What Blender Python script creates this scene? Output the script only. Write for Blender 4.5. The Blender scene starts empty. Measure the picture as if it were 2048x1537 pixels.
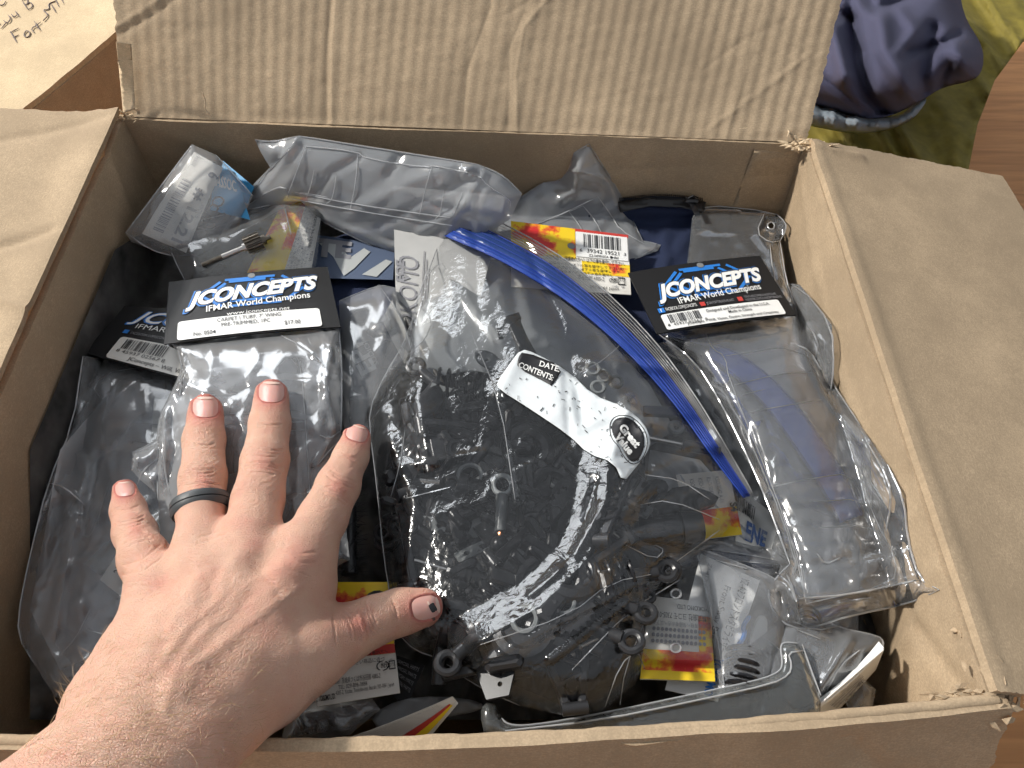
import bpy, math, random
import numpy as np
from mathutils import Vector, Matrix
from mathutils.geometry import delaunay_2d_cdt
from math import pi, sin, cos, radians as R
random.seed(4); rng = np.random.RandomState(7)
SC = bpy.context.scene; COL = SC.collection

# ------------------------------------------------------------------ camera, light, exposure
H = 0.30; PITCH = R(55.4); F = 1500.0
cam = bpy.data.cameras.new('camera'); camo = bpy.data.objects.new('camera', cam); COL.objects.link(camo)
cam.sensor_width = 36; cam.lens = 36*F/2048; cam.clip_start = .01; cam.clip_end = 50
camo.location = (0, 0, H); camo.rotation_euler = (pi/2-PITCH, 0, 0); SC.camera = camo
W = bpy.data.worlds.new('World'); SC.world = W; W.use_nodes = True
W.node_tree.nodes['Background'].inputs[0].default_value = (.88, .93, 1.0, 1)
W.node_tree.nodes['Background'].inputs[1].default_value = 0.45
SC.view_settings.view_transform = 'Standard'; SC.view_settings.look = 'None'
SC.view_settings.exposure = 0.0; SC.view_settings.gamma = 1
def area(name, direction, dist, sx, sy, power, col, target=(0, .22, -.03)):
    l = bpy.data.lights.new(name, 'AREA'); l.shape = 'RECTANGLE'; l.size = sx; l.size_y = sy; l.energy = power; l.color = col
    o = bpy.data.objects.new(name, l); COL.objects.link(o); d = Vector(direction).normalized()
    o.location = Vector(target)+d*dist; o.rotation_euler = (-d).to_track_quat('-Z', 'Y').to_euler(); return o
SUNDIR = (-.755, .24, .61)
area('window_sunbeam', SUNDIR, 3.0, .17, .17, 122, (1, .955, .88))
area('window_daylight', (-.52, .74, .43), 2.6, 1.3, 1.2, 36, (.92, .96, 1.0))
SC.cycles.use_denoising = True; SC.cycles.use_adaptive_sampling = True; SC.cycles.adaptive_threshold = .05; SC.cycles.adaptive_min_samples = 12
try: SC.cycles.denoiser = 'OPENIMAGEDENOISE'
except Exception: pass
SC.cycles.max_bounces = 5; SC.cycles.transparent_max_bounces = 20
SC.cycles.diffuse_bounces = 3; SC.cycles.glossy_bounces = 2; SC.cycles.transmission_bounces = 2
SC.cycles.sample_clamp_indirect = 4; SC.cycles.caustics_reflective = False; SC.cycles.caustics_refractive = False

SP, CP = sin(PITCH), cos(PITCH)
def P(px, py, z):
    """point on the level z seen where the photograph has pixel px, py (arrays allowed)"""
    px = np.asarray(px, float); py = np.asarray(py, float)
    a = (px-1024)/F; b = (py-768.5)/F
    d = (H-z)/(SP+b*CP)
    return np.stack(np.broadcast_arrays(a*d, d*(CP-b*SP), z+0*d), -1)
def PV(px, py, z): return Vector(P(px, py, z).tolist())
def depth(px, py, z): return float((H-z)/(SP+(py-768.5)/F*CP))

# ------------------------------------------------------------------ noise
def _h(ix, iy, iz, s):
    n = (ix*374761393+iy*668265263+iz*2147483647+s*974711) & 0x7fffffff
    n = (n ^ (n >> 13))*1274126177 & 0x7fffffff
    n = (n ^ (n >> 16)) & 0xffff
    return n/65535.0
def vnoise(x, y, z=0., s=0):
    x, y, z = np.broadcast_arrays(np.asarray(x, float), np.asarray(y, float), np.asarray(z, float))
    i = np.floor(x).astype(np.int64); j = np.floor(y).astype(np.int64); k = np.floor(z).astype(np.int64)
    fx, fy, fz = x-i, y-j, z-k
    fx = fx*fx*(3-2*fx); fy = fy*fy*(3-2*fy); fz = fz*fz*(3-2*fz)
    def L(a, b, t): return a+(b-a)*t
    c = [[[_h(i+a, j+b, k+d, s) for d in (0, 1)] for b in (0, 1)] for a in (0, 1)]
    return L(L(L(c[0][0][0], c[1][0][0], fx), L(c[0][1][0], c[1][1][0], fx), fy),
             L(L(c[0][0][1], c[1][0][1], fx), L(c[0][1][1], c[1][1][1], fx), fy), fz)
def fbm(x, y, z=0., s=0, o=4):
    r = 0; a = .5; f = 1
    for q in range(o): r = r+a*(vnoise(x*f, y*f, z*f if not np.isscalar(z) or z else 0., s+q)-.5)*2; a *= .5; f *= 2.03
    return r
def ridged(x, y, s=0, p=2.5): return (1-np.abs(2*vnoise(x, y, 0., s)-1))**p

# ------------------------------------------------------------------ objects and tags
def link(name, me, mat=None, parent=None):
    o = bpy.data.objects.new(name, me); COL.objects.link(o)
    if mat is not None and not len(me.materials): me.materials.append(mat)
    if parent is not None: o.parent = parent
    return o
def tag(o, label=None, cat=None, group=None, kind=None):
    if label: o['label'] = label
    if cat: o['category'] = cat
    if group: o['group'] = group
    if kind: o['kind'] = kind
    return o
def thing(name, label, cat, loc=(0, 0, 0), group=None):
    """an Empty at the thing's base; its parts are authored in world coordinates"""
    o = bpy.data.objects.new(name, None); COL.objects.link(o); o.empty_display_size = .01
    o['base'] = 0; del o['base']
    return tag(o, label, cat, group)
def settle(o):
    """move a thing's Empty to the base of its parts without moving them"""
    kids = [c for c in bpy.data.objects if c.parent == o and c.type == 'MESH']
    pts = []
    for c in kids:
        n = len(c.data.vertices); a = np.empty(n*3); c.data.vertices.foreach_get('co', a); a = a.reshape(-1, 3)
        if n: pts.append(a)
    if not pts: return
    a = np.concatenate(pts); q = Vector(((a[:, 0].min()+a[:, 0].max())/2, (a[:, 1].min()+a[:, 1].max())/2, a[:, 2].min()))
    o.location = q
    for c in kids: c.location = c.location-q
def mesh(name, V, Fc, smooth=True, uv=None):
    me = bpy.data.meshes.new(name)
    V = np.asarray(V, np.float32); 
    if isinstance(Fc, np.ndarray):
        n = len(Fc); k = Fc.shape[1]
        me.vertices.add(len(V)); me.vertices.foreach_set('co', V.ravel())
        me.loops.add(n*k); me.loops.foreach_set('vertex_index', Fc.astype(np.int32).ravel())
        me.polygons.add(n); me.polygons.foreach_set('loop_start', np.arange(0, n*k, k, dtype=np.int32))
        me.update(calc_edges=True); me.validate()
    else:
        me.from_pydata([tuple(map(float, v)) for v in V], [], [tuple(f) for f in Fc]); me.update()
    me.polygons.foreach_set('use_smooth', np.full(len(me.polygons), bool(smooth)))
    if uv is not None:
        l = me.uv_layers.new(name='uv'); idx = np.empty(len(me.loops), np.int32); me.loops.foreach_get('vertex_index', idx)
        l.data.foreach_set('uv', np.asarray(uv, np.float32)[idx].ravel())
    return me
class MB:
    """collects primitive shapes into one mesh"""
    def __init__(s): s.v = []; s.f = []
    def add(s, V, Fc):
        b = len(s.v); s.v += [tuple(map(float, v)) for v in V]; s.f += [tuple(b+i for i in f) for f in Fc]; return s
    def box(s, c, size, M=None, bev=0.0):
        x, y, z = [q/2 for q in size]; b = min(bev, x*.9, y*.9, z*.9)
        if b <= 0:
            V = [(sx*x, sy*y, sz*z) for sx in (-1, 1) for sy in (-1, 1) for sz in (-1, 1)]
            Fs = [(0, 1, 3, 2), (4, 6, 7, 5), (0, 4, 5, 1), (2, 3, 7, 6), (0, 2, 6, 4), (1, 5, 7, 3)]
        else:
            rings = []
            for zz, i in ((-z, b), (-z+b, 0), (z-b, 0), (z, b)):
                rings.append([(x-i-b*0, -y+i+b, zz), (x-i, y-i-b, zz), (x-i-b, y-i, zz), (-x+i+b, y-i, zz), (-x+i, y-i-b, zz), (-x+i, -y+i+b, zz), (-x+i+b, -y+i, zz), (x-i-b, -y+i, zz)])
            V = sum(rings, []); n = 8; Fs = [tuple(range(n))[::-1], tuple(range(3*n, 4*n))]
            for r in range(3): Fs += [(r*n+i, r*n+(i+1) % n, (r+1)*n+(i+1) % n, (r+1)*n+i) for i in range(n)]
        c = Vector(c); M = M or Matrix()
        return s.add([M @ Vector(v)+c if M is not None else Vector(v)+c for v in V], Fs)
    def tube(s, pts, rad, n=8, closed=False, caps=True):
        pts = [Vector(p) for p in pts]; m = len(pts); rad = rad if hasattr(rad, '__len__') else [rad]*m
        V = []; up = None
        for i, p in enumerate(pts):
            a = pts[(i+1) % m] if (closed or i < m-1) else p; b = pts[i-1] if (closed or i > 0) else p
            t = (a-b).normalized()
            if up is None: up = t.orthogonal().normalized()
            up = (up-t*up.dot(t)); up = up.normalized() if up.length > 1e-9 else t.orthogonal().normalized()
            w = t.cross(up)
            V += [p+(up*cos(2*pi*k/n)+w*sin(2*pi*k/n))*rad[i] for k in range(n)]
        Fs = []
        for i in range(m if closed else m-1):
            j = (i+1) % m
            Fs += [(i*n+k, i*n+(k+1) % n, j*n+(k+1) % n, j*n+k) for k in range(n)]
        if caps and not closed: Fs += [tuple(range(n))[::-1], tuple((m-1)*n+k for k in range(n))]
        return s.add(V, Fs)
    def cyl(s, a, b, r0, r1=None, n=16): return s.tube([a, b], [r0, r0 if r1 is None else r1], n)
    def build(s, name, mat, parent=None, smooth=False):
        me = mesh(name, s.v, s.f, smooth=smooth)
        if smooth:
            try: me.set_sharp_from_angle(angle=R(40))
            except Exception: pass
        return link(name, me, mat, parent)

# ------------------------------------------------------------------ materials
def newmat(name):
    m = bpy.data.materials.new(name); m.use_nodes = True; nt = m.node_tree; nt.nodes.clear()
    return m, nt
def nd(nt, t, **k):
    n = nt.nodes.new(t)
    for a, b in k.items():
        if a.startswith('i_'):
            key = a[2:]; key = int(key) if key.isdigit() else key.replace('_', ' ')
            n.inputs[key].default_value = b
        else: setattr(n, a, b)
    return n
def lk(nt, a, b): nt.links.new(a, b)
def coord(nt, kind='Object', scale=(1, 1, 1), rot=(0, 0, 0)):
    t = nd(nt, 'ShaderNodeTexCoord'); m = nd(nt, 'ShaderNodeMapping'); m.inputs['Scale'].default_value = scale; m.inputs['Rotation'].default_value = rot
    lk(nt, t.outputs[kind], m.inputs[0]); return m.outputs[0]
def ramp(nt, fac, stops):
    r = nd(nt, 'ShaderNodeValToRGB'); e = r.color_ramp.elements
    while len(e) < len(stops): e.new(.5)
    for q, (p, c) in zip(e, stops): q.position = p; q.color = (*c, 1) if len(c) == 3 else c
    lk(nt, fac, r.inputs[0]); return r.outputs[0]
def mathn(nt, op, a, b=None, clamp=False):
    n = nd(nt, 'ShaderNodeMath', operation=op, use_clamp=clamp)
    for i, v in enumerate((a, b)):
        if v is None: continue
        if isinstance(v, (int, float)): n.inputs[i].default_value = v
        else: lk(nt, v, n.inputs[i])
    return n.outputs[0]
def simple(name, col, rough=.5, metal=0., spec=.5, bump=0, bscale=400, var=0.0, coat=0., alpha=None):
    m, nt = newmat(name); out = nd(nt, 'ShaderNodeOutputMaterial'); b = nd(nt, 'ShaderNodeBsdfPrincipled')
    b.inputs['Base Color'].default_value = (*col, 1); b.inputs['Roughness'].default_value = rough; b.inputs['Metallic'].default_value = metal
    b.inputs['Specular IOR Level'].default_value = spec; b.inputs['Coat Weight'].default_value = coat
    if var or bump:
        c = coord(nt); n = nd(nt, 'ShaderNodeTexNoise'); n.inputs['Scale'].default_value = bscale; n.inputs['Detail'].default_value = 5; lk(nt, c, n.inputs[0])
        if var:
            lo = tuple(x*(1-var) for x in col); hi = tuple(min(1, x*(1+var)) for x in col)
            lk(nt, ramp(nt, n.outputs[0], [(.3, lo), (.7, hi)]), b.inputs['Base Color'])
        if bump:
            bp = nd(nt, 'ShaderNodeBump'); bp.inputs['Strength'].default_value = bump; bp.inputs['Distance'].default_value = .0006
            lk(nt, n.outputs[0], bp.inputs['Height']); lk(nt, bp.outputs[0], b.inputs['Normal'])
    lk(nt, b.outputs[0], out.inputs[0]); return m
def card_mat(name, col, flute=0.0, fl_scale=700):
    """kraft cardboard: fibre grain, soft blotches, faint flutes across u"""
    m, nt = newmat(name); out = nd(nt, 'ShaderNodeOutputMaterial'); b = nd(nt, 'ShaderNodeBsdfPrincipled')
    b.inputs['Roughness'].default_value = .85; b.inputs['Specular IOR Level'].default_value = .18
    c = coord(nt, 'UV'); co = coord(nt, 'Object')
    n1 = nd(nt, 'ShaderNodeTexNoise', i_Scale=14.); n1.inputs['Detail'].default_value = 4; lk(nt, co, n1.inputs[0])
    n2 = nd(nt, 'ShaderNodeTexNoise', i_Scale=1100.); n2.inputs['Detail'].default_value = 3; lk(nt, co, n2.inputs[0])
    cs = coord(nt, 'UV', (260, 2600, 1)); n3 = nd(nt, 'ShaderNodeTexNoise', i_Scale=1.); n3.inputs['Detail'].default_value = 3; lk(nt, cs, n3.inputs[0])
    mx = nd(nt, 'ShaderNodeMix', data_type='FLOAT'); mx.inputs[0].default_value = .45; lk(nt, n2.outputs[0], mx.inputs[2]); lk(nt, n3.outputs[0], mx.inputs[3])
    n5 = nd(nt, 'ShaderNodeTexNoise', i_Scale=48.); n5.inputs['Detail'].default_value = 9; n5.inputs['Roughness'].default_value = .7; lk(nt, coord(nt, 'Object', (1, 1, 1), (.3, .2, .8)), n5.inputs[0])
    s = mathn(nt, 'ADD', mathn(nt, 'ADD', mathn(nt, 'MULTIPLY', n1.outputs[0], .40), mathn(nt, 'MULTIPLY', n5.outputs[0], .32)), mathn(nt, 'MULTIPLY', mx.outputs[0], .70))
    rc = ramp(nt, s, [(.40, tuple(x*.62 for x in col)), (.56, tuple(x*.9 for x in col)), (.68, col), (.88, tuple(min(1, x*1.40) for x in col))])
    h = mx.outputs[0]
    if flute:
        w = nd(nt, 'ShaderNodeTexWave', wave_type='BANDS', bands_direction='X', i_Scale=fl_scale/20.); w.inputs['Distortion'].default_value = .6; w.inputs['Detail'].default_value = 1
        lk(nt, c, w.inputs[0]); h = mathn(nt, 'ADD', h, mathn(nt, 'MULTIPLY', w.outputs[1], flute))
    bp = nd(nt, 'ShaderNodeBump'); bp.inputs['Strength'].default_value = .35; bp.inputs['Distance'].default_value = .0005
    lk(nt, h, bp.inputs['Height']); lk(nt, bp.outputs[0], b.inputs['Normal']); lk(nt, rc, b.inputs['Base Color'])
    lk(nt, b.outputs[0], out.inputs[0]); return m
def film(name, tint=(.985, .99, 1), haze=.05, gloss=1.0, rough=.10, crinkle=.35, cscale=80., edge=.28, hcol=(.86, .9, .95), aniso=1.0, scratch=0.):
    """thin clear plastic: straight-through transmission, a mirror-like skin, a little milky haze that grows at grazing angles"""
    m, nt = newmat(name); out = nd(nt, 'ShaderNodeOutputMaterial')
    c = coord(nt, 'Object', (1, aniso, 1), (0, 0, .6))
    n = nd(nt, 'ShaderNodeTexNoise', i_Scale=cscale); n.inputs['Detail'].default_value = 3; n.inputs['Distortion'].default_value = 1.2; lk(nt, c, n.inputs[0])
    v = nd(nt, 'ShaderNodeTexVoronoi', feature='SMOOTH_F1', i_Scale=cscale*1.7); lk(nt, n.outputs['Color'] if False else c, v.inputs[0])
    hgt = mathn(nt, 'ADD', n.outputs[0], mathn(nt, 'MULTIPLY', v.outputs[0], .45))
    bp = nd(nt, 'ShaderNodeBump'); bp.inputs['Strength'].default_value = crinkle; bp.inputs['Distance'].default_value = .004; lk(nt, hgt, bp.inputs['Height'])
    g = nd(nt, 'ShaderNodeBsdfGlossy'); g.inputs['Color'].default_value = (1, 1, 1, 1); g.inputs['Roughness'].default_value = rough; lk(nt, bp.outputs[0], g.inputs['Normal'])
    t = nd(nt, 'ShaderNodeBsdfTransparent'); t.inputs[0].default_value = (*tint, 1)
    d = nd(nt, 'ShaderNodeBsdfDiffuse'); d.inputs[0].default_value = (*hcol, 1); lk(nt, bp.outputs[0], d.inputs['Normal'])
    tl = nd(nt, 'ShaderNodeBsdfTranslucent'); tl.inputs[0].default_value = (*hcol, 1)
    dm = nd(nt, 'ShaderNodeMixShader'); dm.inputs[0].default_value = .5; lk(nt, d.outputs[0], dm.inputs[1]); lk(nt, tl.outputs[0], dm.inputs[2])
    lw = nd(nt, 'ShaderNodeLayerWeight'); lw.inputs['Blend'].default_value = .5
    face = mathn(nt, 'POWER', lw.outputs['Facing'], 2.2)
    hz = mathn(nt, 'ADD', mathn(nt, 'MULTIPLY', face, edge), haze)
    if scratch:
        cs = coord(nt, 'Object', (1, 1, 1)); sn = nd(nt, 'ShaderNodeTexNoise', i_Scale=620.); sn.inputs['Detail'].default_value = 4; sn.inputs['Distortion'].default_value = 3.5; lk(nt, cs, sn.inputs[0])
        hz = mathn(nt, 'ADD', hz, mathn(nt, 'MULTIPLY', mathn(nt, 'GREATER_THAN', sn.outputs[0], .67), scratch))
    m1 = nd(nt, 'ShaderNodeMixShader'); lk(nt, hz, m1.inputs[0]); lk(nt, t.outputs[0], m1.inputs[1]); lk(nt, dm.outputs[0], m1.inputs[2])
    fr = nd(nt, 'ShaderNodeFresnel'); fr.inputs[0].default_value = 1.5; lk(nt, bp.outputs[0], fr.inputs['Normal'])
    m2 = nd(nt, 'ShaderNodeMixShader'); lk(nt, mathn(nt, 'MULTIPLY', fr.outputs[0], gloss, True), m2.inputs[0]); lk(nt, m1.outputs[0], m2.inputs[1]); lk(nt, g.outputs[0], m2.inputs[2])
    lk(nt, m2.outputs[0], out.inputs[0]); return m
def flame_mat(name, seed, yel=.45, sc=58.):
    """printed card in yellow with ragged red clouds"""
    m, nt = newmat(name); out = nd(nt, 'ShaderNodeOutputMaterial'); b = nd(nt, 'ShaderNodeBsdfPrincipled'); b.inputs['Roughness'].default_value = .4
    c = coord(nt, 'UV', (1, 1, 1)); mp = nd(nt, 'ShaderNodeVectorMath', operation='ADD'); mp.inputs[1].default_value = (seed*3.1, seed*1.7, 0); lk(nt, c, mp.inputs[0])
    n = nd(nt, 'ShaderNodeTexNoise', i_Scale=sc); n.inputs['Detail'].default_value = 5; n.inputs['Roughness'].default_value = .62; lk(nt, mp.outputs[0], n.inputs[0])
    lk(nt, ramp(nt, n.outputs[0], [(.0, (.85, .62, .02)), (yel, (.86, .60, .02)), (yel+.05, (.80, .22, .03)), (yel+.12, (.62, .03, .03)), (1, (.6, .02, .03))]), b.inputs['Base Color'])
    lk(nt, b.outputs[0], out.inputs[0]); return m

M = {}
KR = (.375, .282, .186)
M['kraft'] = card_mat('kraft_cardboard', KR)
M['kraft_flute'] = card_mat('kraft_cardboard_fluted', (.365, .278, .187))
M['kraft_pale'] = card_mat('kraft_cardboard_pale', (.50, .385, .245), .25, 900)
M['torn'] = card_mat('torn_paper_edge', (.58, .45, .30))
M['film'] = film('clear_polythene', haze=.19, hcol=(.92, .94, .96), crinkle=.05, cscale=45, rough=.14, scratch=.05)
M['film_soft'] = film('soft_clear_polythene', haze=.27, hcol=(.92, .94, .97), crinkle=.05, cscale=34, gloss=1.8, rough=.13, scratch=.03)
M['film_hazy'] = film('milky_polythene', haze=.44, crinkle=.06, cscale=34, gloss=1.8, rough=.14, hcol=(.90, .94, .99))
M['zipfilm'] = film('crinkled_freezer_bag_film', haze=.012, crinkle=.16, cscale=150, gloss=1.6, rough=.13, scratch=.16, edge=.16)
M['frost'] = film('frosted_polythene', haze=.12, crinkle=.08, cscale=50, edge=.3)
M['lexan'] = film('clear_polycarbonate', haze=.19, crinkle=.01, cscale=30, gloss=1.6, rough=.10, edge=.3)
M['smoke'] = film('grey_polycarbonate', tint=(.72, .74, .74), haze=.17, crinkle=.03, gloss=1.5, rough=.15, hcol=(.50, .51, .50))
M['edge'] = film('polycarbonate_edge_highlight', haze=.75, crinkle=.0, gloss=3, rough=.1, hcol=(.95, .97, 1))  # plastic rim, whitened so its highlight is in the colour
M['edge_soft'] = film('film_crease_highlight', haze=.42, crinkle=.0, gloss=3, rough=.1, hcol=(.95, .97, 1))  # pale bead: the glint on film folds is put into its colour
M['blue_zip'] = film('blue_zip_plastic', tint=(.25, .40, .90), haze=.72, crinkle=.0, gloss=.5, rough=.3, hcol=(.07, .15, .47))
M['blue_zip_dark'] = simple('dark_blue_zip_track', (.02, .055, .33), .5, spec=.2)
M['white'] = simple('white_print', (.82, .82, .80), .45)
M['paper'] = simple('white_card', (.74, .72, .67), .6, var=.05, bscale=60)
M['bagwhite'] = simple('white_bag_print', (.70, .74, .76), .35, var=.06, bscale=90, bump=.5)
M['black_card'] = simple('black_gloss_card', (.012, .012, .013), .5, spec=.3)
M['black_ink'] = simple('black_ink', (.015, .015, .018), .5)
M['grey_ink'] = simple('grey_ink', (.25, .25, .27), .5)
M['blue_ink'] = simple('blue_ink', (.02, .19, .60), .45)
M['navy_ink'] = simple('navy_ink', (.06, .12, .30), .45)
M['red_ink'] = simple('red_ink', (.55, .05, .04), .45)
M['yellow_ink'] = simple('yellow_ink', (.85, .60, .02), .45)
M['sky_ink'] = simple('cyan_print', (.05, .32, .62), .4)
M['black'] = simple('black_moulded_plastic', (.026, .026, .028), .30, bump=.2, bscale=900)
M['black_gl'] = simple('glossy_black_plastic', (.012, .012, .014), .18)
M['carbon'] = simple('graphite_plate', (.022, .023, .025), .38, var=.3, bscale=1500)
M['grey_pl'] = simple('grey_plastic', (.20, .21, .21), .45)
M['pale_pl'] = simple('pale_grey_plastic', (.42, .44, .44), .4)
M['steel'] = simple('steel', (.55, .53, .50), .28, 1.0)
M['dark_steel'] = simple('dark_oiled_steel', (.17, .15, .125), .36, .9, var=.3, bscale=300)
M['copper'] = simple('copper', (.6, .25, .12), .3, 1.0)
M['navy'] = simple('navy_woven_fabric', (.012, .022, .065), .85, bump=.9, bscale=2600, var=.35)
M['navy_plain'] = simple('navy_nylon', (.014, .026, .075), .6, bump=.4, bscale=1800, var=.25)
M['violet'] = simple('indigo_cloth', (.060, .060, .108), .9, bump=.8, bscale=2500, var=.15)
M['slate'] = simple('pale_slate_cloth', (.20, .24, .28), .9, bump=.4, bscale=900, var=.08)
M['olive'] = simple('olive_green_cloth', (.19, .15, .02), .8, bump=.4, bscale=90, var=.2)
M['marker'] = simple('grey_felt_marker', (.14, .105, .10), .7)
M['rubber'] = simple('grey_silicone_rubber', (.045, .050, .054), .5, bump=.1, bscale=1200)
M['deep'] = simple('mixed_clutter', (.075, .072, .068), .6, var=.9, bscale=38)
M['flame1'] = flame_mat('red_yellow_print', 1, .50); M['flame2'] = flame_mat('red_yellow_print_b', 2.3, .44); M['flame3'] = flame_mat('red_yellow_print_c', 4.1, .52)
# wooden floor
m, nt = newmat('orange_wood'); out = nd(nt, 'ShaderNodeOutputMaterial'); b = nd(nt, 'ShaderNodeBsdfPrincipled'); b.inputs['Roughness'].default_value = .45
c = coord(nt, 'Object', (3, 40, 3), (0, 0, .9)); n = nd(nt, 'ShaderNodeTexNoise', i_Scale=3.); n.inputs['Detail'].default_value = 6; n.inputs['Distortion'].default_value = .6; lk(nt, c, n.inputs[0])
lk(nt, ramp(nt, n.outputs[0], [(.3, (.42, .18, .055)), (.7, (.62, .29, .10))]), b.inputs['Base Color']); lk(nt, b.outputs[0], out.inputs[0]); M['wood'] = m

# ------------------------------------------------------------------ sheets cut from outlines
def resample(poly, step, closed=True):
    out = []; n = len(poly)
    for i in range(n if closed else n-1):
        a = np.array(poly[i], float); b = np.array(poly[(i+1) % n], float); k = max(1, int(round(np.linalg.norm(b-a)/step)))
        out += [a+(b-a)*j/k for j in range(k)]
    if not closed: out.append(np.array(poly[-1], float))
    return np.array(out)
def smooth_poly(poly, it=2, closed=True):
    p = np.array(poly, float)
    for _ in range(it):
        if closed:
            q = np.roll(p, -1, 0); p = np.stack([p*.75+q*.25, p*.25+q*.75], 1).reshape(-1, 2)
        else:
            a, b = p[:-1], p[1:]; m_ = np.stack([a*.75+b*.25, a*.25+b*.75], 1).reshape(-1, 2); p = np.vstack([p[:1], m_, p[-1:]])
    return p
def inside(pts, poly):
    x, y = pts[:, 0], pts[:, 1]; c = np.zeros(len(pts), bool); n = len(poly)
    for i in range(n):
        x1, y1 = poly[i]; x2, y2 = poly[(i+1) % n]
        if y1 == y2: continue
        k = ((y1 > y) != (y2 > y)) & (x < (x2-x1)*(y-y1)/(y2-y1)+x1); c ^= k
    return c
def dist_lines(pts, line, closed=False):
    pts = np.asarray(pts, float); d = np.full(len(pts), 1e9); L = np.asarray(line, float); n = len(L)
    for i in range(n if closed else n-1):
        a, b = L[i], L[(i+1) % n]; ab = b-a; q = ab@ab
        t = np.clip(((pts-a)@ab)/q, 0, 1) if q > 0 else np.zeros(len(pts))
        d = np.minimum(d, np.linalg.norm(pts-(a+t[:, None]*ab), axis=1))
    return d
def cut(outline, step, holes=()):
    """triangulate an outline (any 2-D units) with interior points; returns points and triangles"""
    B = resample(outline, step); Hs = [resample(h, step) for h in holes]
    mn, mx = B.min(0), B.max(0)
    gx, gy = np.meshgrid(np.arange(mn[0]+step*.5, mx[0], step), np.arange(mn[1]+step*.5, mx[1], step*.87))
    gx[::2] += step*.5; G = np.stack([gx.ravel(), gy.ravel()], 1)
    G = G[inside(G, B)]
    if len(G): G = G[dist_lines(G, B, True) > step*.45]
    for h in Hs:
        if len(G): G = G[~inside(G, h)]
        if len(G): G = G[dist_lines(G, h, True) > step*.35]
    vs = [Vector(p.tolist()) for p in B]; fs = [list(range(len(B)))]
    for h in Hs:
        b0 = len(vs); vs += [Vector(p.tolist()) for p in h]; fs.append(list(range(b0, len(vs)))[::-1])
    vs += [Vector(p.tolist()) for p in G]
    ov, oe, of, *_ = delaunay_2d_cdt(vs, [], fs, 1, 1e-7)
    V = np.array([tuple(v) for v in ov]); T = np.array([f for f in of if len(f) == 3], int)
    C_ = V[T].mean(1); keep = inside(C_, B)
    for h in Hs: keep &= ~inside(C_, h)
    T = T[keep]; a = V[T]     # consistent winding (counter-clockwise in the input plane)
    s_ = (a[:, 1, 0]-a[:, 0, 0])*(a[:, 2, 1]-a[:, 0, 1])-(a[:, 2, 0]-a[:, 0, 0])*(a[:, 1, 1]-a[:, 0, 1])
    T2 = [tuple(t) for t in np.where((s_ > 0)[:, None], T, T[:, ::-1]).tolist()]
    return V, T2
def boundary_loops(T):
    e = {}
    for f in T:
        for i in range(len(f)): e[(f[i], f[(i+1) % len(f)])] = 1
    return [(a, b) for (a, b) in e if (b, a) not in e]
def sheet(name, outline, zf, mat, parent=None, step=9, th=.0004, holes=(), smooth=True, uvscale=None):
    """a thin solid sheet: outline in photo pixels, height function, thickness in metres"""
    V2, T = cut(outline, step, holes)
    z = zf(V2[:, 0], V2[:, 1]) if callable(zf) else np.full(len(V2), float(zf))
    A = P(V2[:, 0], V2[:, 1], z); Bm = A.copy(); Bm[:, 2] -= th
    n = len(A); T = [t[::-1] for t in T]        # pixel y runs down: flip to face up
    Fs = list(T)+[tuple(n+i for i in t[::-1]) for t in T]+[(a, n+a, n+b, b) for a, b in boundary_loops(T)]
    if th <= 0: return link(name, mesh(name, A, T, smooth, A[:, :2]), mat, parent)
    VV = np.vstack([A, Bm]); return link(name, mesh(name, VV, Fs, smooth, VV[:, :2]), mat, parent)
def pillow_z(outline, z0, bulge, wid, wr=(), ns=0, amp=.0012, sc=60., ang=0., ridge=0., tilt=None, folds=None):
    O = np.array(outline, float); rf = random.Random(ns*7+1); wr = list(wr); lo, hi = O.min(0), O.max(0); sz = float(np.hypot(*(hi-lo)))
    for _ in range(int(sz/30) if folds is None else folds):     # crisp random folds in the film
        c = np.array([rf.uniform(lo[0], hi[0]), rf.uniform(lo[1], hi[1])]); a = rf.uniform(0, pi); l = sz*rf.uniform(.05, .22); m_ = rf.gauss(0, .12)*l; dv = np.array([cos(a), sin(a)]); nv = np.array([-dv[1], dv[0]])
        wr.append(([tuple(c-dv*l), tuple(c+nv*m_), tuple(c+dv*l)], -rf.uniform(9, 26), rf.choice((1, -1, 1))*amp*rf.uniform(.5, 1.5)))
    def zf(x, y, side=1.):
        x = np.asarray(x, float); y = np.asarray(y, float); pts = np.stack([x.ravel(), y.ravel()], 1)
        d = dist_lines(pts, O, True).reshape(x.shape)
        k = 1-np.exp(-d/wid); k = k*np.clip(d/6, 0, 1)**.5
        base = tilt(x, y) if tilt else z0
        ca, sa = cos(ang), sin(ang); u = x*ca+y*sa; v = -x*sa+y*ca
        w = fbm(x/sc, y/sc, s=ns, o=2)*amp*.9
        if ridge: w = w+(ridged(u/(sc*.8)+.8*fbm(u/120, v/120, s=ns+7), v/(sc*4.5), ns+3, 3.)-.25)*ridge*.55
        h = bulge*k+w*k
        for line, lw_, lh in wr:
            dl = dist_lines(pts, line).reshape(x.shape)
            h = h+(lh*np.exp(-(dl/lw_)**2) if lw_ > 0 else lh*np.maximum(0, 1+dl/lw_))*np.clip(d/8, .15, 1)     # a negative width makes a tent with flat flanks
        return base+side*h if side > 0 else base-abs(side)*bulge*k*.6
    return zf
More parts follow.
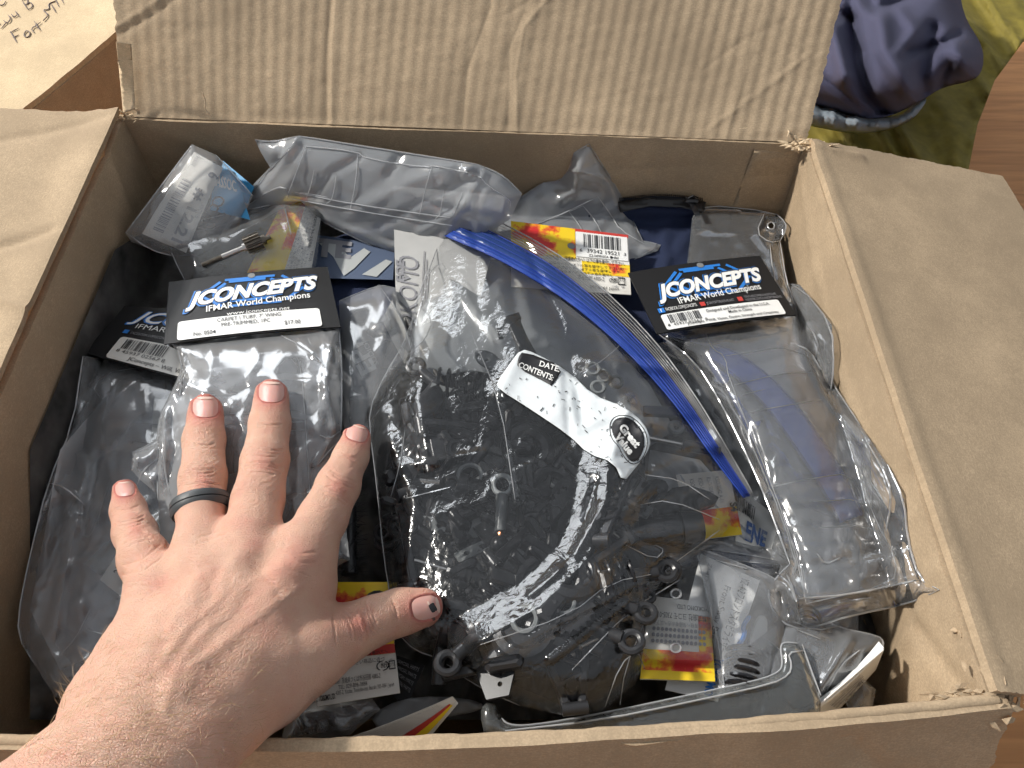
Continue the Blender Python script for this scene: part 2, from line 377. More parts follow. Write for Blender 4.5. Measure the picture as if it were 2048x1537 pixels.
def bag(name, outline, zf, mat, parent=None, step=10, back=True):
    """a film bag: a top film and a bottom film welded round the outline"""
    V2, T = cut(outline, step); T = [t[::-1] for t in T]
    A = P(V2[:, 0], V2[:, 1], zf(V2[:, 0], V2[:, 1]))
    o = link(name, mesh(name, A, T, True), mat, parent)
    if back:
        B = P(V2[:, 0], V2[:, 1], zf(V2[:, 0], V2[:, 1], -1.)); link(name.replace('front', 'back'), mesh(name+'_b', B, [t[::-1] for t in T], True), mat, parent)
    return o
def wire(name, line, zf, r, mat, parent=None, step=12, smooth=1, lift=0., closed=False, taper=True, n=6):
    """a raised bead along a line of photo pixels"""
    L = smooth_poly(line, smooth, closed) if smooth else np.array(line, float)
    L = resample(L, step, closed); z = zf(L[:, 0], L[:, 1]) if callable(zf) else np.full(len(L), float(zf))
    A = P(L[:, 0], L[:, 1], z+lift); k = len(A)
    rr = [r*(min(1, .35+min(i, k-1-i)*.35) if taper and not closed else 1) for i in range(k)]
    mb = MB(); mb.tube([Vector(a.tolist()) for a in A], rr, n, closed); return mb.build(name, mat, parent, True)

# ------------------------------------------------------------------ printed cards
_txt = {}
def text_geo(body, bold=0., shear=0., res=3, spacing=1.):
    key = (body, bold, shear, res, spacing)
    if key in _txt: return _txt[key]
    cu = bpy.data.curves.new('t', 'FONT'); cu.body = body; cu.size = 1; cu.offset = bold; cu.shear = shear; cu.resolution_u = res; cu.space_character = spacing
    o = bpy.data.objects.new('t', cu); COL.objects.link(o); bpy.context.view_layer.update()
    dg = bpy.context.evaluated_depsgraph_get(); me = o.evaluated_get(dg).to_mesh()
    V = np.array([v.co[:2] for v in me.vertices]) if len(me.vertices) else np.zeros((0, 2)); Fs = [tuple(p.vertices) for p in me.polygons]
    o.evaluated_get(dg).to_mesh_clear(); bpy.data.objects.remove(o); bpy.data.curves.remove(cu)
    _txt[key] = (V, Fs); return V, Fs
class Card:
    """a card whose four corners stand at photo pixels with heights; prints lie on it in its own u (right) v (down) frame"""
    def __init__(s, root, corners, z, curl=0., bend=0.):
        z = z if hasattr(z, '__len__') else [z]*4
        s.C = [P(c[0], c[1], q) for c, q in zip(corners, z)]; s.root = root; s.curl = curl; s.bend = bend
        s.w = np.linalg.norm(s.C[1]-s.C[0]); s.h = np.linalg.norm(s.C[3]-s.C[0])
        n = np.cross(s.C[1]-s.C[0], s.C[0]-s.C[3]); s.n = n/np.linalg.norm(n)
        if s.n[2] < 0: s.n = -s.n
    def at(s, u, v, lift=0.):
        u = np.asarray(u, float)[..., None]; v = np.asarray(v, float)[..., None]
        p = (s.C[0]*(1-u)+s.C[1]*u)*(1-v)+(s.C[3]*(1-u)+s.C[2]*u)*v
        return p+s.n*(lift+s.curl*(4*u*(1-u))+s.bend*(4*v*(1-v)))
    def slab(s, name, mat, th=.0006, lift=0., nx=10, ny=6, r=0.0, box=(0, 0, 1, 1)):
        u0, v0, u1, v1 = box
        if r > 0:
            a, b = (u1-u0)*s.w, (v1-v0)*s.h; pts = []
            for cx, cy, a0 in ((a-r, r, -90), (a-r, b-r, 0), (r, b-r, 90), (r, r, 180)):
                pts += [(cx+r*cos(R(a0+t)), cy+r*sin(R(a0+t))) for t in (0, 30, 60, 90)]
            V2, T = cut(pts, max(a, b)/nx); U = u0+V2[:, 0]/s.w; Vv = v0+V2[:, 1]/s.h
        else:
            gu, gv = np.meshgrid(np.linspace(u0, u1, nx+1), np.linspace(v0, v1, ny+1)); U, Vv = gu.ravel(), gv.ravel(); w_ = nx+1
            T = [(j*w_+i, j*w_+i+1, (j+1)*w_+i+1, (j+1)*w_+i) for j in range(ny) for i in range(nx)]
        T = [t[::-1] for t in T]
        A = s.at(U, Vv, lift); B = s.at(U, Vv, lift-th); n = len(A); uv = np.stack([U*s.w, -Vv*s.h], 1)
        Fs = list(T)+[tuple(n+i for i in t[::-1]) for t in T]+[(a, n+a, n+b, b) for a, b in boundary_loops(T)]
        me = mesh(name, np.vstack([A, B]), Fs, True, np.vstack([uv, uv]))
        try: me.set_sharp_from_angle(angle=R(40))
        except Exception: pass
        return link(name, me, mat, s.root)
    def flat(s, name, V2, T, mat, lift, parent=None):
        V2 = np.asarray(V2, float); return link(name, mesh(name, s.at(V2[:, 0], V2[:, 1], lift), T, False), mat, parent or s.root)
    def quads(s, name, boxes, mat, lift, parent=None):
        V = []; T = []
        for (a, b, c, d) in boxes: i = len(V); V += [(a, b), (c, b), (c, d), (a, d)]; T.append((i+3, i+2, i+1, i))
        return s.flat(name, V, T, mat, lift, parent)
    def poly(s, name, pts, mat, lift, parent=None): return s.flat(name, pts, [tuple(range(len(pts)))], mat, lift, parent)
    def disc(s, name, u, v, r, mat, lift, r_in=0., a0=0, a1=360, squash=1.):
        n = 24; V = []; T = []
        for i in range(n+1):
            t = R(a0+(a1-a0)*i/n)
            V += [(u+r*cos(t)/s.w, v+squash*r*sin(t)/s.h), (u+r_in*cos(t)/s.w, v+squash*r_in*sin(t)/s.h)]
        T = [(2*i, 2*i+1, 2*i+3, 2*i+2) for i in range(n)]
        return s.flat(name, V, T, mat, lift)
    def text(s, body, u, v, hgt, mat, lift=.0012, width=None, align='l', bold=0., shear=0., name='lettering', rot=0, slope=0., res=3, spacing=1., parent=None):
        """u, v = left (or centre) of the baseline; hgt = cap height in v units; width in u units"""
        V, T = text_geo(body, bold, shear, res, spacing)
        if not len(V): return
        X = V[:, 0]-V[:, 0].min(); Y = V[:, 1].copy(); w = X.max(); k = hgt*s.h/.70
        sx = k if width is None else width*s.w/w
        X = X*sx; Y = Y*k
        if align == 'c': X = X-X.max()/2
        elif align == 'r': X = X-X.max()
        if rot: a = R(rot); X, Y = X*cos(a)-Y*sin(a), X*sin(a)+Y*cos(a)
        Y = Y+slope*X
        return s.flat(name, np.stack([u+X/s.w, v-Y/s.h], 1), T, mat, lift, parent)
    def barcode(s, u0, v0, u1, v1, seed, mat=None, lift=.0014, n=30, vertical=False):
        r = random.Random(seed); ws = [r.choice((1, 1, 2, 3)) for _ in range(n*2)]; tot = sum(ws); x = 0; bx = []
        for i, w in enumerate(ws):
            if i % 2 == 0:
                a, b = x/tot, (x+w*.9)/tot
                bx.append((u0+(u1-u0)*a, v0, u0+(u1-u0)*b, v1) if not vertical else (u0, v0+(v1-v0)*a, u1, v0+(v1-v0)*b))
            x += w
        return s.quads('barcode', bx, mat or M['black_ink'], lift)
    def fine(s, u0, v0, u1, lines, dv, seed, mat, lift=.0013, hgt=.5, cjk=True):
        """lines of small print (real characters)"""
        r = random.Random(seed); kana = 'のお客様へ保護者の方へ以下の事を厳守して下さい商品に近づけないで下さい分解改造は危険です小さな部品があります'
        for i in range(lines):
            k = r.randint(16, 24); a = r.randint(0, 12); st = ''.join((kana*3)[a:a+k])
            s.text(st, u0, v0+dv*(i+1), dv*hgt, mat, lift, width=(u1-u0)*r.uniform(.8, 1), res=1, name='small_print')

# ------------------------------------------------------------------ cardboard boards
def board(name, c, nu, nv, th, mat, parent, disp=None, rag=(0, 0, 0, 0), seed=0, flute=0.):
    """c: corners at (u,v)=(0,0),(1,0),(1,1),(0,1); th: thickness, away from the normal; rag: raggedness of edges u0,u1,v0,v1 in metres"""
    c = [np.array(q, float) for q in c]; U, Vv = np.meshgrid(np.linspace(0, 1, nu+1), np.linspace(0, 1, nv+1)); U0, V0 = U.copy(), Vv.copy()
    wu = np.linalg.norm(c[1]-c[0]); wv = np.linalg.norm(c[3]-c[0])
    for k, (amp) in enumerate(rag):
        if not amp: continue
        if k < 2:
            e = (1-U0)**8 if k == 0 else U0**8; t = V0*wv; U = U+e*amp/wu*(fbm(t*160, seed+k*3.3, s=seed)*1.2+fbm(t*700, k+.5, s=seed+3)*.8)
        else:
            e = (1-V0)**8 if k == 2 else V0**8; t = U0*wu; Vv = Vv+e*amp/wv*(fbm(t*160, seed+k*3.3, s=seed)*1.2+fbm(t*700, k+.5, s=seed+3)*.8)
    u = U.ravel(); v = Vv.ravel()
    A = ((c[0][None]*(1-u[:, None])+c[1][None]*u[:, None])*(1-v[:, None])+(c[3][None]*(1-u[:, None])+c[2][None]*u[:, None])*v[:, None])
    n = np.cross(c[1]-c[0], c[3]-c[0]); n /= np.linalg.norm(n)
    if disp is not None: A = A+n[None]*disp(U0.ravel(), V0.ravel(), wu, wv)[:, None]
    B = A-n[None]*th; w_ = nu+1; N = len(A)
    top = [(j*w_+i, j*w_+i+1, (j+1)*w_+i+1, (j+1)*w_+i) for j in range(nv) for i in range(nu)]
    Fs = top+[tuple(N+i for i in t[::-1]) for t in top]+[(a, N+a, N+b, b)[::-1] for a, b in [(y, x) for x, y in boundary_loops(top)]]
    uv = np.stack([u*wu, v*wv], 1)
    me = mesh(name, np.vstack([A, B]), Fs, True, np.vstack([uv, uv]))
    me.set_sharp_from_angle(angle=R(55)); return link(name, me, mat, parent)
def creases(lines, wu, wv):
    """lines: list of (points in u,v, width m, height m)"""
    def f(u, v):
        pts = np.stack([u*wu, v*wv], 1); r = np.zeros(len(pts))
        for L, w, h in lines:
            L = np.array([(a*wu, b*wv) for a, b in L]); d = dist_lines(pts, L); r += h*np.exp(-(d/w)**1.15)
        return r
    return f
BL, BR, FR, FL = P(246, 238, 0), P(1612, 290, 0), P(1972, 1392, 0), P(-290, 1462, 0)
BOW = .0085   # the front side bows outward
bow = lambda u: BOW*4*u*(1-u)
DZ = -.27
down = lambda p, k=1.: np.array([p[0], p[1], DZ*k])
box = thing('cardboard_box', 'large open brown cardboard box full of bagged parts', 'box')
def wall_disp(seed, a=.0018, lines=()):
    def f(u, v, wu, wv):
        d = a*fbm(u*wu*22, v*wv*22, s=seed)+a*.25*fbm(u*wu*90, v*wv*90, s=seed+5)
        if lines: d = d+creases(lines, wu, wv)(u, v)
        return d
    return f
# inside faces (normals point into the box), u runs along the rim, v runs down
BLx, BRx = BL-[.006, 0, 0], BR+[.006, 0, 0]
board('back_wall', [BLx, BRx, down(BRx), down(BLx)], 150, 60, -.004, M['kraft'], box,
      wall_disp(3, .0012, [([(.05, .02), (.16, .10), (.34, .12), (.5, .09)], .003, -.0016), ([(.7, .1), (.86, .07), (1, .09)], .003, .0012), ([(.78, 0), (.80, .4)], .004, .0015), ([(.1, .2), (.13, .5)], .005, .0015)]), seed=3)
board('right_wall', [BR, FR, down(FR), down(BR)], 150, 60, -.004, M['kraft'], box,
      wall_disp(5, .0015, [([(0, .04), (.15, .10), (.4, .14), (.62, .12)], .0022, -.0018), ([(.55, .22), (.75, .12), (.88, .14), (1, .05)], .004, .003),
                          ([(.70, .02), (.78, .16), (.80, .4)], .003, .002), ([(.84, .01), (.90, .2), (.97, .34)], .003, -.002), ([(.6, .3), (.9, .3)], .005, .002)]), seed=5)
board('left_wall', [FL, BL, down(BL), down(FL)], 120, 50, -.004, M['kraft'], box, wall_disp(8, .0014, [([(.9, 0), (.86, .2), (.9, .6)], .004, -.002)]), seed=8)
board('front_wall', [FR, FL, down(FL), down(FR)], 150, 50, -.004, M['kraft'], box, (lambda g: lambda u, v, wu, wv: g(u, v, wu, wv)+bow(u))(wall_disp(9, .001, [([(.0, .06), (.2, .02), (.32, .01)], .004, .003)])), seed=9)
board('box_bottom', [down(FL), down(FR), down(BR), down(BL)], 6, 6, .004, M['kraft'], box)
# back flap leans away; fluted, creased, torn at both ends
bt0, bt1 = np.array([-.242, .515, .118]), np.array([.226, .530, .104])
def flap_disp(u, v, wu, wv):
    x = u*wu; d = .00032*np.sin(2*pi*x/.0078+.9*fbm(x*14, v*wv*5, s=2))*(.6+.4*fbm(x*12, v*wv*6, s=6))+.0016*fbm(x*11, v*wv*7, s=3)+.0003*fbm(x*120, v*40, s=9)
    L = [([(.305, 0), (.298, .25), (.30, .62), (.295, 1)], .0022, -.0022), ([(.312, 0), (.305, .3), (.307, 1)], .002, .0018),
         ([(.505, .0), (.50, .22), (.52, .45), (.505, .75), (.5, 1)], .0024, -.002), ([(.585, 0), (.57, .2), (.57, .38), (.60, .50), (.595, .8)], .0022, .0026), ([(.57, .02), (.555, .3), (.565, .42)], .0022, -.0018),
         ([(.0, .34), (.06, .44), (.09, .53), (.14, .62)], .0016, .0024), ([(.0, .31), (.07, .42), (.10, .50)], .0022, -.0026),
         ([(.86, .04), (.93, .20), (.97, .30)], .002, .0022), ([(.83, .24), (.88, .36), (.93, .42)], .0016, -.0014), ([(.80, .02), (.90, .02), (1, .05)], .003, .002),
         ([(.885, .0), (.895, .4), (.91, 1)], .003, .0016), ([(.35, .55), (.48, .57)], .0012, .0012), ([(.54, .42), (.57, .47), (.6, .46)], .0014, -.0016), ([(.0, .02), (1, .02)], .0035, -.0016)]
    return d+.32*creases(L, wu, wv)(u, v)
board('back_flap', [BL+[0, .001, .001], BR+[0, .001, .001], bt1, bt0], 560, 110, .004, M['kraft_flute'], box, flap_disp, (.0012, .0012, 0, .002), seed=2)
# torn strip along the flap's left edge: pale liner where the brown paper has come away, in two steps
for k, (poly_, lift) in enumerate((([(232, 84), (262, 88), (266, 150), (270, 216), (246, 226), (240, 160)], .0016), ([(210, -20), (222, -20), (226, 40), (232, 82), (216, 80), (212, 30)], .002))):
    def zf_(x, y, lf=lift):
        t = np.clip((238-np.asarray(y, float))/238, 0, 1.2); return .002+.104*t*(.5+.5*t*.62)+lf
    if k == 0: sheet('torn_edge', poly_, lambda x, y: .004+.00022*(232-y)+.0000005*(232-y)**2, M['torn'], box, 6, .0006)
# left flap rises gently outward, right flap falls away, front flap hangs steeply
ll0, ll1 = P(-430, 1500, .02), np.array([-.40, .398, .020])
board('left_flap', [BL+[-.001, 0, .0], FL+[-.001, 0, 0], np.array([-.40, .03, .012]), ll1], 150, 110, .004, M['kraft'], box,
      lambda u, v, wu, wv: .0012*fbm(u*wu*16, v*wv*16, s=11)+.004*np.exp(-(v/.10)**2)*-1+creases([([(.46, .0), (.40, .25), (.42, .6), (.5, 1)], .003, -.0022), ([(.30, .05), (.36, .4), (.45, .6)], .003, .002), ([(.02, .04), (.1, .5)], .004, .0012)], wu, wv)(u, v), (.0010, 0, 0, 0), seed=11)
rr0, rr1 = P(1996, 362, -.040), P(2120, 1330, -.030)
board('right_flap', [FR+[.001, 0, .0005], BR+[.001, 0, .0005], rr0, np.array([rr0[0]+.004, .075, -.034])], 170, 110, .004, M['kraft'], box,
      lambda u, v, wu, wv: .0010*fbm(u*wu*14, v*wv*14, s=13)-.0006*np.exp(-((v*wv-.004)/.004)**2)+creases([([(.98, .0), (.975, .1), (.97, .22)], .003, -.0022), ([(.0, .12), (.05, .28), (.10, .4)], .003, .003)], wu, wv)(u, v), (.0015, .0010, 0, .0005), seed=13)
fl0, fl1 = P(-330, 1640, -.085), P(1905, 1700, -.085)
board('front_flap', [FL+[0, -.001, 0], FR+[.008, -.001, 0], fl1, fl0], 200, 60, .004, M['kraft'], box,
      lambda u, v, wu, wv: -bow(u)*.9+.0010*fbm(u*wu*20, v*wv*20, s=17)+creases([([(.86, .1), (.93, .5), (.95, 1)], .006, .002)], wu, wv)(u, v), (0, .002, 0, 0), seed=17)
# the rolled rim of the front edge with its worn paper, and ragged fibres in the torn corners
def rim(name, a, b, r, seed, amp):
    n = 160; pts = [Vector((a+(b-a)*i/n).tolist()) for i in range(n+1)]
    for i, p in enumerate(pts): p.z += .0008*float(fbm(i*.03, seed, s=seed))+amp*float(fbm(i*.5, seed, s=seed)); p.y += .0005*float(fbm(i*.35, seed+4, s=seed))-bow(i/n)
    mb = MB(); mb.tube(pts, [r*(1+.10*float(fbm(i*.8, 3, s=seed))) for i in range(n+1)], 10); return mb.build(name, M['kraft'], box, True)
rim('front_rim', FL+[0, -.0012, -.0006], FR+[.004, -.0012, -.0006], .0024, 4, .00022)
def fringe(name, centre, n, spread, size, seed, mat, dr=(1, 0, 0)):
    r = random.Random(seed); mb = MB()
    for i in range(n):
        c = Vector(centre)+Vector((r.gauss(0, spread[0]), r.gauss(0, spread[1]), r.gauss(0, spread[2])))
        a = (Vector(dr)*r.choice((-1, 1))+Vector((r.gauss(0, .35), r.gauss(0, .35), r.gauss(0, .22)))).normalized(); b = a.cross(Vector((r.gauss(0, .3), r.gauss(0, .3), 1))).normalized(); l = size*r.uniform(.6, 2.2); w = size*r.uniform(.25, .8)
        q = [c-b*w/2, c+a*l*.5-b*w*.4+Vector((0, 0, r.uniform(0, w))), c+a*l, c+a*l*.6+b*w*.5, c+b*w/2+Vector((0, 0, w*.2))]; q2 = [p-Vector((.0002, .0001, .0006)) for p in q]
        mb.add(q+q2, [(0, 1, 2, 3, 4), (9, 8, 7, 6, 5)]+[(k, 5+k, 5+(k+1) % 5, (k+1) % 5) for k in range(5)])
    return mb.build(name, mat, box)
fringe('torn_corner', P(248, 232, .001), 40, (.005, .0022, .0012), .0026, 1, M['torn'], (1, .2, 0))
fringe('torn_corner', P(1606, 290, .001), 55, (.006, .0026, .0012), .0034, 2, M['torn'])
fringe('torn_corner', P(1984, 1330, -.002), 110, (.0035, .009, .0018), .0030, 3, M['kraft'], (.1, 1, 0))
fringe('torn_corner', P(1955, 1398, -.003), 60, (.007, .0022, .0018), .003, 4, M['kraft'], (1, .1, 0))
for L in ([(404, 184), (412, 206), (408, 218), (424, 232)], [(1556, 250), (1580, 262), (1574, 274)], [(1478, 258), (1500, 256), (1540, 246)]):
    wire('loose_fibre', L, lambda x, y: .004+.00030*np.maximum(240-y, 0), .0005, M['torn'], box, 4, 1, .001)
# folded-in tab of the right wall at the back corner
sheet('corner_tab', [(1512, 292), (1534, 278), (1590, 284), (1606, 300), (1560, 420), (1540, 470), (1452, 470), (1470, 400)], lambda x, y: -.004-.00042*np.maximum(y-300, 0), M['kraft'], box, 12, .003)
# stitched perforation along the right crease and the left crease
def perforation(a, b, n, w):
    mb = MB(); r = random.Random(n)
    for i in range(n):
        t = (i+.3)/n; p = Vector((a+(b-a)*t).tolist())+Vector((r.gauss(0, .0003), 0, .0)); q = Vector(((a+(b-a)*(t+.42/n))).tolist()); q.z = p.z
        mb.tube([p, q], w, 5)
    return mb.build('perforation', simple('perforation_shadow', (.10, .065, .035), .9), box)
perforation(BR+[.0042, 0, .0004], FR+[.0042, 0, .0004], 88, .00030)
settle(box)

# ------------------------------------------------------------------ beyond the box
mb = MB(); Zf = -.275
fl = link('wooden_floor', mesh('wooden_floor', [(-3, -2, Zf), (3, -2, Zf), (3, 4, Zf), (-3, 4, Zf)], [(0, 1, 2, 3)], False), M['wood']); fl['kind'] = 'structure'
# second carton at the upper left, pale kraft top with marker writing
bx2 = thing('shipping_box', 'closed pale cardboard carton with marker handwriting, behind the open box at upper left', 'box')
zt = -.02
def b2(px, py, z=zt): return P(px, py, z)
e0, e1 = b2(62, 206), b2(262, 40); dirx = (e1-e0)/np.linalg.norm(e1-e0); per = np.array([-dirx[1], dirx[0], 0]); 
T0 = e0-dirx*.10; T1 = e1+dirx*.06; T2 = T1+per*.32; T3 = T0+per*.32
board('top_panel', [T0, T1, T2, T3], 80, 80, .004, M['kraft_pale'], bx2, lambda u, v, wu, wv: .0008*fbm(u*9, v*9, s=31))
dn = np.array([0, 0, -.25])
board('side_panel', [T0+dn, T1+dn, T1-[0, 0, .004], T0-[0, 0, .004]], 60, 60, .004, M['kraft'], bx2, lambda u, v, wu, wv: .0015*fbm(u*12, v*3, s=33))
board('end_panel', [T1+dn, T2+dn, T2-[0, 0, .004], T1-[0, 0, .004]], 40, 20, .004, M['kraft'], bx2)
# handwriting: strokes in photo pixels on the top panel
strokes = [[(34, 86), (20, 62)], [(20, 66), (38, 56)], [(26, 76), (38, 70)],
           [(52, 62), (47, 70), (52, 76), (60, 72), (59, 63), (52, 62)], [(62, 58), (68, 66)], [(64, 60), (66, 54), (72, 54)], [(68, 42), (80, 62)], [(66, 56), (82, 44)],
           [(86, 42), (98, 30), (84, 20), (100, 20), (96, 8), (112, 2)][::1], [(102, 8), (112, 26)], [(108, -6), (118, 14)], [(118, -10), (128, 8)],
           [(2, 58), (14, 44)], [(6, 40), (14, 48), (22, 38), (16, 30)], [(0, 50), (-8, 40)], [(22, 28), (28, 36), (36, 28)], [(30, 22), (38, 34)],
           [(44, 2), (56, 20)], [(44, 2), (54, -4), (56, 8), (50, 10)], [(50, 10), (62, 4), (66, 14), (56, 20)], [(-6, 8), (6, 12), (12, 2)]]
for k, sgn in enumerate(strokes):
    wire('handwriting', sgn, zt+.0004, .00042, M['marker'], bx2, 4, 1 if len(sgn) < 5 else 2, .0003)
settle(bx2)
# cloths
def cloth(name, outline, zf, mat, step=9, parent=None): return sheet(name, outline, zf, mat, parent, step, .0015)
OL = [(1560, -60), (2100, -60), (2100, 40), (2046, 84), (1990, 160), (1930, 340), (1600, 420), (1540, 200)]
def z_olive(x, y):
    u = (x*.55+y*.83); v = (x*.83-y*.55); return -.16+.012*fbm(u/160, v/60, s=41)+.010*ridged(u/420, v/46, 42)+.004*fbm(u/40, v/30, s=44)
tag(cloth('olive_cloth', [(1500, -80), (2130, -80), (2110, 20), (2046, 84), (1990, 160), (1955, 250), (1925, 400), (1500, 460)], z_olive, M['olive']),
    'rumpled olive green cloth lying on the wooden floor behind the right flap', 'cloth')
VO = smooth_poly([(1590, -60), (1915, -60), (1925, 30), (1965, 90), (1968, 130), (1955, 158), (1885, 172), (1850, 196), (1790, 228), (1740, 238), (1680, 222), (1560, 190), (1560, 60)], 2)
fold = [([(1780, 240), (1735, 190), (1712, 110), (1700, 40), (1640, 10)], 16, -.020), ([(1625, 140), (1680, 180), (1740, 232)], 5, -.004), ([(1700, -10), (1705, 60), (1720, 100)], 9, -.008),
        ([(1850, 190), (1840, 150), (1865, 60)], 16, -.012), ([(1820, 105), (1890, 85), (1915, 70)], 10, -.010), ([(1880, 172), (1900, 130)], 6, -.006), ([(1735, -10), (1752, 18), (1790, 5), (1840, -20)], 12, -.014),
        ([(1660, 40), (1675, 90), (1690, 150)], 18, .012), ([(1760, 30), (1770, 100), (1820, 180)], 22, .014), ([(1910, 90), (1930, 130)], 18, .010), ([(1800, 20), (1830, 60), (1800, 100)], 12, .006)]
tag(cloth('indigo_garment', VO, pillow_z(VO, -.10, .045, 34, fold, 46, .006, 90, folds=0), M['violet'], 7), 'crumpled indigo garment heaped on the olive cloth behind the box', 'garment')
SL = smooth_poly([(1560, 180), (1620, 186), (1680, 214), (1740, 232), (1800, 236), (1835, 200), (1860, 196), (1820, 246), (1740, 266), (1680, 262), (1560, 236)], 2)
tag(cloth('slate_cuff', SL, pillow_z(SL, -.112, .022, 14, [([(1640+i*22, 190), (1650+i*22, 262)], 4, .004 if i % 2 else -.003) for i in range(8)], 48, .006, 26, folds=0), M['slate'], 6),
    'pale slate gathered cloth band beneath the indigo garment', 'cloth band')

# ------------------------------------------------------------------ what fills the box
def zwall(x, y, m=.004):
    """lowest height that still lies inside the back, left and right walls along this line of sight"""
    x = np.asarray(x, float); y = np.asarray(y, float); b = (y-768.5)/F; a = (x-1024)/F
    zb = H-(.400-m)*(SP+b*CP)/(CP-b*SP)
    d = np.where(a > 0, (.183-m)/np.maximum(a, .02), (.246-m)/np.maximum(-a, .02)); zs = H-d*(SP+b*CP)
    return np.maximum(zb, zs)
def ZB(z0, m=.004):
    return lambda x, y: np.maximum(z0 if not callable(z0) else z0(x, y), zwall(x, y, m))
def plane3(p1, z1, p2, z2, p3, z3):
    A = np.array([[p1[0], p1[1], 1], [p2[0], p2[1], 1], [p3[0], p3[1], 1]], float); c = np.linalg.solve(A, [z1, z2, z3])
    return lambda x, y: c[0]*np.asarray(x, float)+c[1]*np.asarray(y, float)+c[2]
add = lambda f, k: (lambda x, y, *a: f(x, y, *a)+k)

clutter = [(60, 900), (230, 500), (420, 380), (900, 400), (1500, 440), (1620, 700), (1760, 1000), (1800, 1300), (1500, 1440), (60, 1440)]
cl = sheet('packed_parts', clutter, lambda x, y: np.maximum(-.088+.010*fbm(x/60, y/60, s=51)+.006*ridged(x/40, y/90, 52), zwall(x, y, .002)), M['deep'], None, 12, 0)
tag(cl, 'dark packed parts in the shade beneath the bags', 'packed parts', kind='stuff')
# navy zipped pouch under everything at the back
po = thing('zipper_pouch', 'navy blue fabric pouch with a black zip, under the back bags', 'pouch')
PO = [(560, 520), (760, 440), (1240, 396), (1400, 400), (1440, 420), (1450, 560), (1420, 760), (1000, 760), (640, 720)]
zpo = pillow_z(PO, -.072, .010, 30, [([(1250, 420), (1440, 424)], 10, .0022), ([(1330, 450), (1340, 560)], 14, .002)], 61, .002, 80, tilt=ZB(-.072, .006))
sheet('pouch_body', PO, zpo, M['navy'], po, 12, .0008)
ZT = [(1238, 398), (1300, 388), (1360, 392), (1404, 402)]
sheet('zip_tape', [(1236, 404), (1300, 392), (1362, 394), (1412, 404), (1408, 424), (1360, 414), (1300, 412), (1240, 424)], add(zpo, .003), M['black'], po, 8, .0006)
mbz = MB()
for i in range(44):
    t = i/43; x = 1240+164*t; y = 399-9*sin(t*pi*.9)+3*t; z = float(add(zpo, .0042)(np.array([x]), np.array([y]))[0]); q = PV(x, y, z); mbz.box(q, (.00075, .0022, .0009))
mbz.build('zip_teeth', M['black_gl'], po)
zs = PV(1384, 400, float(zpo(np.array([1384.]), np.array([400.]))[0])+.008); mb = MB(); mb.box(zs, (.009, .006, .003), None, .001); mb.box(zs+Vector((.001, -.008, -.001)), (.004, .012, .0012), Matrix.Rotation(.2, 4, 'Z'), .0004); mb.tube([zs+Vector((-.003, 0, .001)), zs+Vector((0, 0, .0035)), zs+Vector((.003, 0, .001))], .0008, 8); mb.build('zip_slider', M['black_gl'], po, True)
settle(po)

def labelled_edges(lines, zf, root, r=.00035, mat='edge', lift=.0006, name='moulded_edge_highlight', sm=1):  # pale beads drawn as highlights where edges and folds catch light
    for L in lines: wire(name, L, zf, r, M[mat], root, 12, sm, lift)

# ---- parts bag, upper left, with a hand-written price label
t = thing('parts_bag', 'clear upper left bag of black rings with a beige label reading 12.21', 'bag')
ZA = plane3((382, 290), -.006, (250, 465), -.034, (500, 420), -.034)
OA = [(384, 289), (432, 310), (470, 345), (506, 392), (470, 470), (400, 512), (340, 512), (262, 484), (250, 466)]
c = Card(t, [(446, 336), (372, 506), (284, 468), (388, 304)], [float(ZA(446, 336))-.002, -.042, -.040, -.012], curl=.0012)
c.slab('label', M['paper'], .0004, nx=12)
zb_ = float(ZA(440, 330))
c.text('6', .10, .28, .30, M['grey_ink'], .0006, bold=.02, name='handwritten_number'); c.text('91604', .02, .86, .10, M['grey_ink'], .0006, name='lettering'); c.text('# 12.21', .32, .38, .24, M['grey_ink'], .0006, width=.62, bold=.03, name='price_lettering')
c.text('ASC91B', .46, .12, .10, M['grey_ink'], .0006, name='lettering'); c.barcode(.30, .60, .92, .84, 3, M['grey_ink'], .0006)
c2 = Card(t, [(430, 330), (470, 345), (500, 440), (420, 420)], [-.020, -.022, -.036, -.034]); c2.slab('header_card', M['sky_ink'], .0005, nx=4)
c3 = Card(t, [(446, 322), (508, 374), (494, 408), (438, 366)], [-.024, -.030, -.036, -.032]); c3.slab('backing_card', M['sky_ink'], .0005, nx=4)
c2.text('ASSOC', .1, .45, .24, M['white'], .0008, width=.8, bold=.03, shear=.3)
for k, (x, y, r) in enumerate([(436, 404, 13), (424, 420, 14), (440, 432, 12), (410, 438, 13), (420, 452, 12), (398, 446, 11), (402, 470, 13), (384, 462, 12)]):
    q = PV(x, y, float(ZA(x, y))-.001); mb = MB(); mb.tube([q+Vector((cos(a)*r*.00027, sin(a)*r*.00030, .0006*sin(a+k))) for a in [2*pi*i/20 for i in range(20)]], .0006, 6, True); mb.build('ring', M['black'], t, True)
zA = pillow_z(OA, 0, .004, 14, [([(384, 292), (256, 466)], 5, .0015)], 71, .0008, 50, tilt=ZA)
bag('front_film', OA, zA, M['film_soft'], t, 10, False); labelled_edges([[(384, 289), (252, 466)], [(432, 310), (506, 392)], [(252, 466), (300, 500), (342, 512)]], zA, t, .0004, 'edge_soft'); settle(t)

